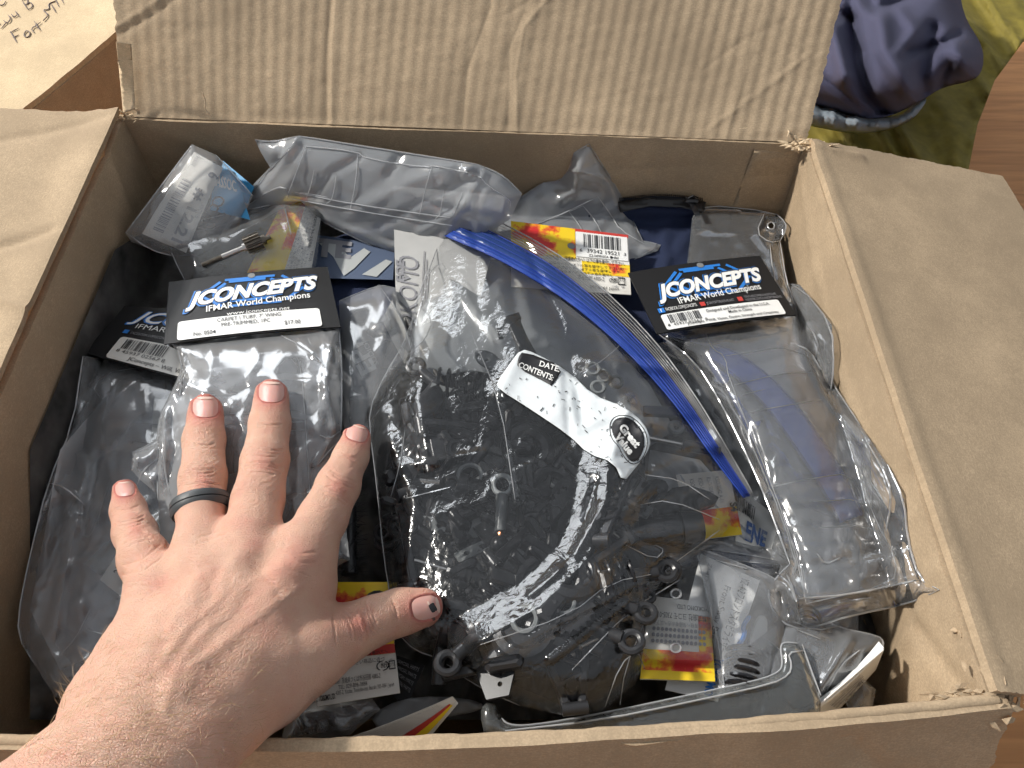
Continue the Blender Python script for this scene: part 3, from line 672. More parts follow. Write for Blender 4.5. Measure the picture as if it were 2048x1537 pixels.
# ---- white printed bag card behind the top wing (logo running up its side)
t = thing('printed_card', 'white card with outlined lettering running up its side, under the top wing', 'card')
c = Card(t, [(794, 700), (786, 372), (1012, 392), (930, 720)], [-.062, -.030, -.030, -.060]); c.slab('card', simple('grey_white_card', (.46, .46, .45), .55, var=.06, bscale=60), .0005, nx=12)
c.text('YOKOMO', .06, .26, .22, M['grey_ink'], .0006, width=.50, bold=-.0, shear=.15, name='logo_lettering'); c.text('EOE', .40, .10, .085, M['grey_ink'], .0006, width=.13, bold=.05, name='lettering')
for i in range(3): c.quads('logo_bar', [(.08+.0*i, .31+.03*i, .60-.05*i, .32+.03*i)], M['grey_ink'], .0006)
c.text('SHOCK SHAFT OILED, TR., PR.,', .0, .55, .05, M['grey_ink'], .0006, width=.3); settle(t)

# ---- large clear moulded wing in its bag along the back wall
t = thing('wing_bag', 'long clear moulded wing in a wrinkled bag leaning on the back wall', 'bag')
ZC = lambda x, y: np.maximum(-.006-.00030*(np.asarray(y, float)-300-(np.asarray(x, float)-600)*.16), zwall(x, y, .003))
OC = [(510, 280), (545, 284), (597, 272), (700, 289), (830, 309), (955, 329), (1005, 350), (1044, 388), (1020, 440), (985, 460), (900, 560), (840, 540), (760, 500), (650, 448), (600, 402), (560, 420), (500, 455), (438, 475), (470, 420), (496, 380), (540, 335), (522, 306)]
zC = pillow_z(OC, 0, .006, 26, [([(597, 274), (560, 330), (480, 430)], 7, .002), ([(640, 442), (720, 470), (860, 520)], 8, .003), ([(955, 330), (930, 345)], 8, .003), ([(560, 320), (500, 400)], 9, -.002)], 73, .0014, 55, .5, .0022, ZC)
WC = [(606, 292), (712, 303), (732, 318), (855, 336), (864, 331), (958, 350), (975, 372), (1022, 400), (1012, 440), (905, 455), (700, 420), (560, 402)]
zCw = pillow_z(WC, 0, .002, 8, [([(612, 345), (1000, 402)], 10, -.002), ([(590, 395), (900, 440)], 8, .002)], 74, .0004, 90, tilt=add(ZC, -.003))
bag('wing', WC, zCw, M['lexan'], t, 10, False)
labelled_edges([[(606, 292), (712, 303), (732, 318), (855, 336), (864, 331), (958, 350), (975, 372), (1022, 400), (1020, 415)], [(612, 292), (594, 340), (572, 398)], [(864, 332), (850, 380), (838, 432)],
                [(628, 340), (622, 370), (612, 398)], [(672, 350), (668, 380), (662, 402), (652, 408)], [(888, 378), (884, 400), (880, 430), (870, 438)], [(924, 385), (920, 400), (906, 430)],
                [(715, 306), (712, 360), (700, 420)], [(575, 396), (700, 420), (905, 452)], [(590, 385), (700, 408), (900, 436)], [(600, 385), (655, 395)]], zC, t)
bag('front_film', OC, zC, M['film_hazy'], t, 8)
labelled_edges([[(510, 280), (545, 284), (597, 272)], [(597, 272), (830, 309), (955, 329)], [(955, 329), (1005, 350), (1044, 388)], [(545, 330), (500, 390), (440, 474)], [(648, 446), (760, 500), (840, 540)], [(597, 274), (560, 320), (530, 350)], [(490, 415), (530, 385), (570, 372), (578, 395)], [(436, 455), (500, 430), (545, 412)]], zC, t, .00045, 'edge_soft'); settle(t)

# ---- gear shaft in a frosted bag, with its red and yellow card
t = thing('small_parts_bag', 'small frosted bag with a toothed steel shaft, under the top wing at the left', 'bag')
ZG = lambda x, y: np.maximum(-.040-.00004*(np.asarray(y, float)-400), zwall(x, y, .006))
OG = [(326, 456), (440, 432), (560, 404), (646, 398), (640, 470), (628, 556), (480, 572), (372, 566), (344, 510)]
zG = pillow_z(OG, 0, .006, 20, [([(570, 400), (580, 470)], 5, .002)], 75, .0008, 60, tilt=ZG)
bag('front_film', OG, zG, M['frost'], t, 9, False); labelled_edges([[(326, 456), (440, 432), (560, 406)], [(326, 456), (344, 510), (372, 566)], [(568, 408), (582, 470)]], zG, t, .00035, 'edge_soft'); settle(t)
t = thing('printed_card', 'red and yellow card with upright columns of small print beside the toothed shaft', 'card')
c = Card(t, [(648, 400), (616, 572), (478, 578), (572, 392)], [-.043, -.049, -.049, -.043]); c.slab('card', M['paper'], .0005, nx=8)
c.slab('flame_print', M['flame1'], .0001, .0002, box=(0, .42, 1, 1)); c.slab('flame_print', M['flame3'], .0001, .0003, box=(.0, .42, .6, .60)); c.fine(.05, .08, .95, 6, .055, 4, M['grey_ink'], .0005, .7)
c.text('TEL 0298-96-3888', .08, .13, .06, M['black_ink'], .0006, width=.5); c.text('YOKODA', .62, .06, .05, M['black_ink'], .0006); settle(t)
t = thing('gear_shaft', 'steel shaft with a toothed pinion and threaded end, seen through the frosted bag', 'shaft')
a, b = PV(404, 531, -.0395), PV(536, 476, -.0365); d = (b-a); Ln = d.length; d.normalize(); up = Vector((0, 0, 1)); sd = d.cross(up).normalized(); up = sd.cross(d)
def along(k): return a+d*Ln*k
mb = MB(); mb.cyl(along(.30), along(.62), .0017, n=20); mb.cyl(along(.62), along(.66), .0027, n=20); mb.build('shaft', M['steel'], t, True)
mb = MB(); [mb.tube([along(.0+.03*i), along(.015+.03*i), along(.03+.03*i)], [.00125, .0016, .00125], 12) for i in range(10)]; mb.build('threaded_end', M['dark_steel'], t)
mb = MB(); nt_ = 16; V = []; 
for s_ in (.66, .90):
    for i in range(nt_*4):
        th = 2*pi*i/(nt_*4); rr = .0062 if (i % 4) in (0, 1) else .0050; V.append(along(s_)+sd*cos(th)*rr+up*sin(th)*rr)
n = nt_*4; mb.add(V, [tuple(range(n))[::-1], tuple(range(n, 2*n))]+[(i, (i+1) % n, n+(i+1) % n, n+i) for i in range(n)]); mb.build('pinion', M['dark_steel'], t)
mb = MB(); mb.cyl(along(.90), along(.96), .0032, n=16); mb.cyl(along(.96), along(1.04), .0016, n=12); mb.build('tip', M['dark_steel'], t, True); settle(t)
# blue-and-white leaflet pieces under the wing
t = thing('printed_card', 'blue and white card with a slanted arrow print under the top wing', 'card')
c = Card(t, [(632, 470), (790, 492), (786, 560), (622, 556)], [-.056]*4); c.slab('card', simple('faded_navy_card', (.08, .11, .18), .5), .0005, nx=6); c.poly('print', [(.05, .2), (.3, .15), (.45, .5), (.62, .2), (.7, .28), (.52, .75), (.4, .95), (.25, .5)], M['pale_pl'], .0006); c.poly('print', [(.62, .9), (.9, .45), (.98, .5), (.8, .95)], M['pale_pl'], .0006); c.text('TE', .0, .5, .4, M['grey_ink'], .0008, bold=.05); settle(t)

# ---- clear bag with a moulded tray, back centre
t = thing('tray_bag', 'clear peaked bag holding a small moulded tray, behind the barcode card', 'bag')
OE = [(1178, 288), (1200, 325), (1232, 372), (1258, 425), (1286, 482), (1322, 490), (1316, 502), (1268, 520), (1240, 560), (1120, 600), (1000, 560), (960, 470), (1020, 412), (1040, 396), (1086, 366), (1120, 362), (1136, 344), (1148, 306), (1166, 298)]
ZE = lambda x, y: np.maximum(np.maximum(-.012-.00034*(np.asarray(y, float)-290), -.062), zwall(x, y, .003))
zE = pillow_z(OE, 0, .006, 22, [([(1136, 340), (1200, 352), (1215, 365)], 6, .003), ([(1160, 330), (1150, 380), (1120, 400)], 8, .003), ([(1100, 372), (1190, 385)], 6, -.002), ([(1200, 340), (1290, 500)], 9, .002)], 77, .0016, 45, .9, .002, ZE)
bag('front_film', OE, zE, M['film_hazy'], t, 8)
WE = [(1010, 468), (1196, 394), (1222, 430), (1288, 488), (1250, 560), (1100, 590), (1020, 540)]
zEw = pillow_z(WE, 0, .002, 8, [], 78, .0004, 60, tilt=add(ZE, -.004)); bag('tray', WE, zEw, M['lexan'], t, 9, False)
labelled_edges([[(1196, 394), (1222, 430), (1240, 460), (1288, 488)], [(1196, 394), (1100, 440), (1010, 468)], [(1138, 424), (1160, 452), (1168, 470)], [(1166, 412), (1190, 440), (1205, 470)], [(1138, 424), (1166, 412)]], zE, t)
labelled_edges([[(1178, 288), (1232, 372), (1258, 425), (1286, 482)], [(1148, 306), (1136, 344), (1120, 362), (1086, 366)], [(1178, 288), (1148, 306)], [(1086, 366), (1040, 396), (980, 440)], [(1286, 482), (1322, 490), (1268, 520)], [(1136, 342), (1180, 346), (1204, 358)]], zE, t, .0004, 'edge_soft'); settle(t)

# ---- yellow and red header card with a barcode
def recycle(c, u, v, s, mat, lift):
    c.disc('mark', u, v, s, mat, lift, s*.82, -60, 90); c.disc('mark', u, v, s, mat, lift, s*.82, 120, 270)
t = thing('barcode_card', 'yellow and red header card with a round hanging hole and a white barcode sticker', 'card')
c = Card(t, [(1022, 443), (1256, 471), (1262, 590), (1022, 574)], [-.046, -.046, -.050, -.050]); c.slab('card', M['paper'], .0007, nx=14)
c.slab('flame_print', M['flame2'], .0001, .00025, box=(0, 0, .55, .50)); c.slab('red_edge', M['red_ink'], .0001, .0003, box=(.55, 0, 1, .06)); c.slab('flame_print', M['flame3'], .0001, .00025, box=(.60, .52, 1, .72))
c.disc('hanging_hole', .515, .30, .0026, M['grey_pl'], .0005); c.slab('sticker', M['white'], .0002, .0006, box=(.555, .05, .99, .46), nx=5)
c.barcode(.62, .08, .94, .30, 5, M['black_ink'], .0009, 24); c.text('39342 19521', .645, .385, .062, M['black_ink'], .0009, width=.27); c.text('6', .585, .38, .05, M['black_ink'], .0009); c.text('3', .955, .38, .05, M['black_ink'], .0009)
c.text('Z2-009R0SA ●480', .66, .45, .042, M['black_ink'], .0009, width=.25)
c.text('のお客様へ（保護者の方へ）以下の事を厳守して下さい。', .30, .54, .055, M['black_ink'], .0006, width=.66, bold=.01); c.fine(.32, .56, .95, 3, .06, 8, M['black_ink'], .0006, .62)
c.text('市谷田部 4385-2', .56, .82, .062, M['black_ink'], .0006, width=.22); recycle(c, .85, .80, .0021, M['black_ink'], .0006); c.text('紙', .838, .825, .06, M['black_ink'], .0006)
c.quads('mark', [(.895, .74, .955, .755), (.895, .845, .955, .86), (.895, .74, .90, .86), (.95, .74, .955, .86)], M['black_ink'], .0006); c.text('プラ', .902, .82, .05, M['black_ink'], .0006, width=.045)
c.text('口紙　袋', .845, .91, .03, M['grey_ink'], .0006, width=.1); c.text('307-0661 Japan', .66, .95, .045, M['black_ink'], .0006, width=.24); settle(t)

# ---- clear hang tab, back right
t = thing('hang_tab', 'clear moulded plastic tab with a small eyelet, standing at the back right corner', 'tab')
OT = [(1400, 409), (1548, 424), (1572, 446), (1572, 462), (1560, 482), (1572, 560), (1590, 610), (1400, 600), (1374, 530), (1380, 480), (1384, 440)]
zT = pillow_z(OT, 0, .003, 14, [([(1530, 425), (1512, 470), (1540, 500), (1575, 590)], 6, .002), ([(1385, 458), (1515, 466)], 5, .001)], 81, .0005, 90, tilt=ZB(-.052, .004))
hole = [(1542+7*cos(R(a)), 452+7*sin(R(a))) for a in range(0, 360, 30)]
sheet('tab', OT, zT, film('tab_polycarbonate', haze=.15, crinkle=.05, cscale=30, gloss=2.6, rough=.1, edge=.3), t, 9, .0008, [hole]); wire('eyelet', hole, zT, .0005, M['edge'], t, 6, 0, .0005, True)
labelled_edges([[(1384, 440), (1400, 409), (1548, 424), (1572, 446), (1572, 462), (1560, 482)], [(1530, 425), (1512, 466), (1540, 486), (1560, 482)], [(1540, 490), (1545, 540), (1560, 600)], [(1560, 482), (1572, 560), (1588, 606)]], zT, t, .0004); settle(t)

# ---- header cards with a racing logo
def header(t, corners, z, back=False, curl=.0015, price=True, sl=.07):
    c = Card(t, corners, z, curl); c.slab('header_card', M['black_card'], .0009, nx=14)
    for k, (uc, vc, ru, rv) in enumerate(((.50, .30, .22, .20), (.52, .32, .30, .27))):      # blue hexagonal outline behind the name
        pts = [(uc+ru*cos(R(a))*1.05, vc+rv*sin(R(a))) for a in (0, 55, 125, 180, 235, 305)]
        for i in range(6):
            a, b = np.array(pts[i]), np.array(pts[(i+1) % 6]); a, b = a+(b-a)*.04, b-(b-a)*.10; d_ = np.array([(b-a)[1]*c.h, -(b-a)[0]*c.w]); d_ = d_/np.linalg.norm(d_)*.0010/np.array([c.w, c.h])
            c.poly('emblem_stroke', [tuple(a-d_), tuple(b-d_), tuple(b+d_), tuple(a+d_)][::-1], M['blue_ink'], .0004)
    vb = .46 if not back else .50; sh = .35
    vb += .015
    c.text('JCONCEPTS', .098, vb+.012, .235, M['blue_ink'], .0005, width=.83, bold=.066, shear=sh, name='logo_outline', res=4, slope=sl)
    c.text('JCONCEPTS', .108, vb+.004, .225, M['black_ink'], .0006, width=.82, bold=.060, shear=sh, name='logo_shadow', res=4, slope=sl)
    c.text('JCONCEPTS', .115, vb-.004, .205, M['white'], .0007, width=.81, bold=.048, shear=sh, name='logo_lettering', res=4, slope=sl)
    c.text('IFMAR World Champions', .24, vb+.12, .095, M['white'], .0007, width=.62, bold=.012, name='lettering', slope=sl)
    c.disc('hanging_hole', .52, .07, .0022, M['grey_pl'], .0006)
    if not back:
        c.text('www.jconcepts.net', .36, .69, .055, M['white'], .0007, width=.37, name='lettering')
        c.slab('sticker', M['white'], .0002, .0007, box=(.075, .70, .90, .985), nx=14, r=.002)
        for s_, u, v, h, w in (('CARPET | TURF, 7" WING', .49, .785, .058, .37), ('PRE-TRIMMED, 1PC', .47, .865, .058, .28)): c.text(s_, u, v, h, M['black_ink'], .0011, width=w, align='c')
        c.text('No. 0504', .17, .955, .058, M['black_ink'], .0011, width=.125, bold=.008); c.text('$17.00', .69, .925, .058, M['black_ink'], .0011, width=.09, bold=.004)
        mk = MB()
    else:
        c.slab('icon', M['blue_ink'], .0001, .0007, box=(.075, .655, .12, .725)); c.text('f', .088, .715, .05, M['white'], .0009); c.text('FACEBOOK.COM/JCONCEPTS', .13, .71, .05, M['white'], .0007, width=.22)
        c.slab('icon', M['red_ink'], .0001, .0007, box=(.375, .66, .41, .72)); c.text('JCONCEPTSRACING.NET', .42, .71, .04, M['grey_ink'], .0007, width=.2)
        c.slab('icon', M['red_ink'], .0001, .0007, box=(.65, .655, .685, .72)); c.text('YOUTUBE.COM/JCONCEPTSLIVE', .70, .68, .035, M['grey_ink'], .0007, width=.24); c.text('YOUTUBE.COM/JCONCEPTSRACING', .70, .73, .035, M['grey_ink'], .0007, width=.27)
        c.slab('sticker', M['white'], .0002, .0007, box=(.075, .755, .93, .985) if price else (.13, .50, .98, .97), nx=14, r=.0014)
        c.barcode(.115, .775, .34, .90, 9, M['black_ink'], .0011, 26); c.text('8  45937 02567  8', .09, .945, .04, M['black_ink'], .0011, width=.28)
        c.text('Designed and Developed in the U.S.A.', .62, .83, .042, M['black_ink'], .0011, width=.46, align='c', bold=.006); c.text('Made in China', .62, .885, .042, M['black_ink'], .0011, width=.17, align='c', bold=.006)
        c.text('JConcepts – Will, Vision, Desire, Strength and Creativity', .55, .965, .038, M['black_ink'], .0011, width=.66, align='c', bold=.006)
    return c
# rear left wing bag (in the shade of the left wall)
t = thing('wing_bag', 'shaded wing bag at the left, its black header half covered', 'bag')
c = Card(t, [(250, 612), (640, 640), (560, 812), (168, 706)], [-.050, -.050, -.045, -.045]); c.slab('header_card', M['black_card'], .0009, nx=10)
for lw_, mm, lf, b_ in (('logo_outline', 'blue_ink', .0005, .05), ('logo_lettering', 'white', .0007, .012)): c.text('JCONCEPTS', .075 if b_ > .02 else .085, .30, .20, M[mm], lf, width=.80, bold=b_, shear=.35, name=lw_)
c.text('IFMAR World Champions', .14, .42, .085, M['white'], .0007, width=.6); c.slab('icon', M['blue_ink'], .0001, .0007, box=(.10, .47, .125, .535)); c.text('FACEBOOK.COM/JCONCEPTS', .14, .53, .04, M['grey_ink'], .0007, width=.22)
c.slab('sticker', M['paper'], .0002, .0007, box=(.11, .60, .92, .985), nx=12, r=.002); c.barcode(.15, .63, .37, .80, 12, M['black_ink'], .0011, 26); c.text('8 45937 02567 8', .14, .865, .05, M['black_ink'], .0011, width=.25)
c.text('JConcepts – Will, Vision, Desire, Strength', .22, .95, .055, M['black_ink'], .0011, width=.55, bold=.005)
OJ = [(166, 712), (260, 728), (350, 746), (420, 800), (420, 1180), (300, 1300), (200, 1400), (110, 1395), (44, 1290), (34, 1240), (60, 1110), (96, 965), (146, 850), (160, 780)]
zJ = pillow_z(OJ, 0, .008, 26, [([(130, 850), (90, 1100)], 12, .003), ([(170, 800), (110, 1000), (60, 1230)], 7, .0024), ([(200, 900), (150, 1120), (120, 1300)], 9, -.003), ([(60, 1180), (200, 1100), (300, 1000)], 8, .003), ([(95, 965), (200, 1010)], 7, .002)], 83, .0022, 60, .35, .003, ZB(-.056, .006))
WJ = [(236, 736), (345, 742), (420, 820), (420, 1100), (300, 1320), (190, 1380), (110, 1290), (120, 1200), (200, 830), (206, 800), (182, 772)]
zJw = pillow_z(WJ, 0, .002, 8, [([(210, 850), (420, 830)], 8, .003), ([(200, 900), (420, 880)], 8, -.002)], 84, .0004, 70, tilt=ZB(-.062, .010))
bag('wing', WJ, zJw, M['lexan'], t, 10, False); labelled_edges([[(345, 742), (236, 736), (182, 772), (206, 800), (200, 830), (160, 1010), (120, 1200), (110, 1290)], [(262, 842), (300, 850), (420, 852)], [(262, 842), (250, 870)], [(256, 880), (420, 905)], [(150, 1050), (170, 1080), (190, 1060), (220, 960)], [(175, 1260), (240, 1280), (300, 1285)], [(110, 1320), (150, 1280), (180, 1220)]], zJw, t, .0003, 'edge_soft')
bag('front_film', OJ, zJ, M['film'], t, 10); labelled_edges([[(166, 712), (146, 850), (96, 965), (60, 1110), (34, 1240), (44, 1290)], [(96, 965), (130, 975), (170, 1010)]], zJ, t, .0004, 'edge_soft'); settle(t)
# front left wing bag
t = thing('wing_bag', 'clear wing bag under the hand, its header with a CARPET TURF price sticker', 'bag')
header(t, [(338, 565), (655, 534), (681, 654), (328, 689)], [-.040, -.040, -.034, -.034])
OI = [(332, 690), (500, 670), (678, 656), (682, 740), (682, 860), (684, 990), (700, 1120), (560, 1190), (330, 1190), (316, 1000), (313, 880), (320, 830), (344, 780), (362, 740), (354, 700)]
zI = pillow_z(OI, -.038, .010, 26, [([(358, 700), (366, 750), (330, 830), (318, 960)], 8, .004), ([(660, 690), (650, 760), (672, 860)], 9, .003), ([(640, 720), (600, 680)], 6, .002), ([(340, 800), (350, 900), (330, 1000)], 7, -.003), ([(660, 880), (630, 930)], 6, .0024)], 85, .0016, 50, .1, .0028)
WI = [(372, 696), (556, 684), (586, 702), (602, 732), (612, 860), (626, 1120), (380, 1150), (366, 780)]
zIw = pillow_z(WI, -.042, .003, 10, [([(385, 762), (520, 738)], 6, .002), ([(380, 820), (600, 815)], 10, -.0015), ([(380, 860), (600, 858)], 8, .0015)], 86, .0003, 70)
bag('wing', WI, zIw, M['lexan'], t, 10, False)
labelled_edges([[(366, 780), (372, 696), (556, 684), (586, 702), (602, 732), (612, 860), (626, 1100)], [(384, 764), (520, 738), (524, 752)], [(375, 800), (366, 900), (360, 1000)], [(384, 790), (520, 790), (604, 786)], [(600, 824), (450, 828)], [(450, 850), (606, 844)], [(560, 690), (600, 740)], [(612, 860), (500, 868)]], zIw, t, .00028)
bag('front_film', OI, zI, M['film_soft'], t, 8)
labelled_edges([[(356, 700), (366, 742), (346, 782), (320, 832), (314, 880)], [(314, 880), (316, 1000)], [(678, 660), (684, 740), (682, 860)], [(650, 735), (600, 690), (556, 668)], [(682, 860), (660, 880), (640, 870)], [(636, 930), (660, 900), (682, 880)], [(340, 990), (328, 930), (330, 870)], [(372, 742), (362, 760), (360, 790)]], zI, t, .0005, 'edge_soft'); settle(t)

# ---- second freezer bag at the right, seen through the wing bag
t = thing('freezer_bag', 'second clear freezer bag with a faded blue zip strip, underneath the right hand wing bag', 'bag')
OS = [(1300, 690), (1400, 670), (1540, 560), (1600, 570), (1664, 650), (1668, 740), (1660, 800), (1740, 880), (1745, 1000), (1710, 1260), (1690, 1290), (1560, 1200), (1500, 1060), (1420, 860)]
zS = pillow_z(OS, 0, .007, 30, [([(1560, 560), (1620, 640), (1650, 760)], 10, .004), ([(1600, 600), (1590, 680), (1640, 760)], 8, -.003), ([(1600, 650), (1650, 690)], 6, .003)], 87, .002, 50, .4, .002, ZB(-.058, .006))
bag('front_film', OS, zS, M['film'], t, 10)
B0 = smooth_poly([(1380, 676), (1470, 700), (1560, 770), (1630, 860), (1690, 950), (1725, 1030)], 2, False); B1 = smooth_poly([(1385, 704), (1445, 730), (1522, 798), (1588, 890), (1642, 972), (1680, 1046)], 2, False)
sheet('zip_strip', np.vstack([B0, B1[::-1]]), add(zS, .0016), simple('pale_blue_zip', (.06, .15, .72), .4), t, 8, .0006); wire('zip_track', B0, add(zS, .0014), .0007, M['blue_zip_dark'], t, 10, 0); wire('zip_track', B1, add(zS, .0014), .0007, M['blue_zip_dark'], t, 10, 0)
PW = [(1400, 700), (1500, 760), (1620, 930), (1680, 1040), (1600, 1010), (1500, 880)]
sheet('white_band', PW, add(zS, -.003), M['grey_pl'], t, 12, .0006); labelled_edges([[(1540, 562), (1600, 572), (1664, 650), (1668, 740), (1660, 790)], [(1600, 640), (1625, 660), (1640, 700), (1610, 760)]], zS, t, .0005, 'edge_soft'); settle(t)
t = thing('clear_box', 'clear rigid plastic sleeve standing upright behind the right hand wing bag', 'sleeve')
c = Card(t, [(1560, 1045), (1718, 1040), (1714, 1270), (1540, 1270)], [-.060, -.058, -.056, -.060]); c.slab('front_panel', M['frost'], .0008, nx=6)
c2 = Card(t, [(1690, 1042), (1720, 1040), (1716, 1270), (1688, 1270)], [-.056, -.058, -.056, -.054]); c2.slab('side_panel', M['frost'], .0008, nx=3); c.quads('barcode', [(.40+.03*i, .62, .415+.03*i, .72) for i in range(5)], M['black_ink'], .0006); settle(t)
# right hand wing bag
t = thing('wing_bag', 'clear wing bag at the right with a tilted black header and curled end', 'bag')
header(t, [(1256, 546), (1520, 512), (1592, 630), (1314, 668)], [-.040, -.042, -.036, -.034], True)
OH = [(1316, 668), (1450, 650), (1592, 634), (1626, 680), (1660, 760), (1720, 850), (1775, 930), (1808, 1000), (1815, 1080), (1838, 1158), (1878, 1180), (1826, 1206), (1760, 1222), (1690, 1234), (1640, 1252), (1600, 1258), (1562, 1244), (1538, 1210), (1536, 1180), (1552, 1156), (1580, 1128), (1562, 1070), (1530, 990), (1490, 900), (1440, 800), (1390, 720), (1350, 690)]
zH = pillow_z(OH, 0, .012, 30, [([(1370, 700), (1440, 800), (1520, 960), (1570, 1090)], 7, .003), ([(1725, 880), (1780, 1000), (1775, 1070)], 6, .004), ([(1740, 940), (1782, 1010), (1772, 1060)], 5, -.003), ([(1552, 1150), (1590, 1190), (1612, 1240)], 7, .006), ([(1590, 1200), (1700, 1190), (1830, 1165)], 8, .003), ([(1610, 700), (1650, 790), (1720, 880)], 8, .003), ([(1790, 1160), (1812, 1180)], 6, .003), ([(1560, 1190), (1575, 1230)], 8, -.004)], 89, .0014, 60, -.5, .0018, ZB(-.046, .004))
WH = [(1368, 692), (1412, 668), (1600, 690), (1640, 770), (1690, 868), (1720, 950), (1745, 1030), (1795, 1122), (1790, 1172), (1612, 1208), (1590, 1100), (1545, 975), (1500, 860), (1452, 770)]
zHw = pillow_z(WH, 0, .003, 12, [([(1545, 975), (1700, 945)], 6, .0024), ([(1560, 1003), (1725, 998)], 6, -.002), ([(1600, 1060), (1745, 1050)], 6, .002), ([(1450, 740), (1620, 710)], 8, .0015)], 90, .0003, 70, tilt=ZB(-.049, .006))
bag('wing', WH, zHw, film('clear_wing_shell', haze=.10, crinkle=.01, cscale=30, gloss=1.6, rough=.10, edge=.3), t, 10, False)
labelled_edges([[(1412, 668), (1424, 698), (1450, 712), (1458, 760), (1545, 972), (1590, 1100), (1612, 1206)], [(1452, 712), (1600, 690), (1640, 770), (1690, 868), (1720, 950), (1745, 1030), (1795, 1122), (1786, 1168), (1612, 1208)], [(1545, 974), (1620, 958), (1702, 946), (1725, 1000)], [(1625, 1004), (1726, 998), (1738, 1040), (1760, 1084)], [(1640, 1056), (1746, 1050), (1762, 1090)], [(1612, 1206), (1600, 1120), (1575, 1060)],
                [(1500, 824), (1640, 800)], [(1470, 770), (1560, 748), (1622, 745)], [(1484, 790), (1530, 779)]], zHw, t, .00028)
bag('front_film', OH, zH, film('clear_wing_bag_film', haze=.13, hcol=(.92, .94, .97), crinkle=.06, cscale=50, gloss=2.2, rough=.12, scratch=.03), t, 8)
labelled_edges([[(1316, 668), (1390, 722), (1440, 802), (1490, 902), (1530, 992), (1580, 1128)], [(1580, 1128), (1552, 1156), (1536, 1184), (1540, 1212), (1564, 1246), (1600, 1258)], [(1600, 1258), (1640, 1252), (1690, 1234), (1826, 1206), (1878, 1180)], [(1878, 1180), (1838, 1158), (1815, 1080), (1808, 1000), (1775, 930)], [(1590, 1198), (1700, 1190), (1838, 1160)], [(1734, 884), (1778, 960), (1782, 1010), (1772, 1062)],
                [(1574, 1150), (1590, 1190), (1600, 1240)], [(1634, 1108), (1650, 1130), (1680, 1116)], [(1552, 1145), (1582, 1170), (1592, 1210)], [(1626, 680), (1660, 760), (1720, 850)], [(1642, 740), (1618, 700), (1592, 690)]], zH, t, .0005, 'edge_soft'); settle(t)

# ------------------------------------------------------------------ loose parts: build one of each kind, then copy
def dup(root, loc, rot, scale=1.):
    r = root.copy(); COL.objects.link(r); r.location = loc; r.rotation_euler = rot; r.scale = (scale,)*3
    for ch in list(root.children):
        q = ch.copy(); COL.objects.link(q); q.parent = r
    return r
def kind(name): o = bpy.data.objects.new(name, None); COL.objects.link(o); o.empty_display_size = .01; return o
def V3(*a): return Vector(a)
def plate(name, outline, holes, th, mat, parent):
    """a flat plate with real holes, in metres, centred at the origin"""
    V2, T = cut(outline, .0035, holes); n = len(V2); A = np.hstack([V2, np.full((n, 1), th/2)]); B = np.hstack([V2, np.full((n, 1), -th/2)])
    Fs = list(T)+[tuple(n+i for i in t[::-1]) for t in T]+[(a, n+a, n+b, b) for a, b in boundary_loops(T)]
    return link(name, mesh(name, np.vstack([A, B]), Fs, False), mat, parent)
def ring_pts(cx, cy, r, n=10): return [(cx+r*cos(2*pi*i/n), cy+r*sin(2*pi*i/n)) for i in range(n)]
def k_arm(mat='black'):
    o = kind('suspension_arm'); mb = MB()
    for s_ in (-1, 1): mb.box(V3(0, s_*.010, 0), (.052, .005, .006), Matrix.Rotation(s_*-.22, 4, 'Z'), .001)
    mb.box(V3(.0, 0, -.001), (.046, .014, .002), None, .0005)
    for x in (-.012, .0, .012): mb.box(V3(x, 0, .0008), (.003, .018-.2*x, .005), Matrix.Rotation(.4 if x else -.5, 4, 'Z'), .0006)
    mb.build('arm', M[mat], o)
    mb = MB(); mb.cyl(V3(-.026, -.019, 0), V3(-.026, -.009, 0), .0031); mb.cyl(V3(-.026, .009, 0), V3(-.026, .019, 0), .0031); mb.build('hinge_barrel', M[mat], o, True)
    mb = MB(); mb.cyl(V3(.027, -.007, 0), V3(.027, .007, 0), .0034); mb.cyl(V3(.016, 0, .002), V3(.016, 0, .006), .003); mb.build('outer_hub', M[mat], o, True); return o
def k_spring(r=.0075, L=.026, turns=6, wire_=.0008, mat='black_gl'):
    o = kind('coil_spring'); n = turns*16; pts = [V3(-L/2+L*i/n, r*cos(2*pi*turns*i/n), r*sin(2*pi*turns*i/n)) for i in range(n+1)]
    mb = MB(); mb.tube(pts, wire_, 6); mb.build('coil', M[mat], o, True); return o
def k_link():
    o = kind('turnbuckle'); mb = MB(); mb.cyl(V3(-.016, 0, 0), V3(.016, 0, 0), .0013, n=10); mb.cyl(V3(-.003, 0, 0), V3(.003, 0, 0), .0024, n=6); mb.build('rod', M['steel'], o, True)
    for s_ in (-1, 1):
        mb = MB(); mb.cyl(V3(s_*.010, 0, 0), V3(s_*.022, 0, 0), .0027); mb.tube([V3(s_*.0255+.0036*cos(t), .0036*sin(t), 0) for t in [2*pi*i/14 for i in range(14)]], .0016, 8, True); mb.build('ball_cup', M['black'], o, True)
    return o
def k_tower():
    o = kind('shock_tower'); out_ = [(-.034, -.010), (-.012, -.014), (0, -.010), (.012, -.014), (.034, -.010), (.036, .004), (.024, .010), (.014, .002), (.006, .012), (-.006, .012), (-.014, .002), (-.024, .010), (-.036, .004)]
    plate('tower_plate', out_, [ring_pts(x, y, .0016, 8) for x, y in ((-.028, 0), (-.022, .002), (.028, 0), (.022, .002), (-.006, -.004), (.006, -.004), (0, .006))], .0025, M['carbon'], o); return o
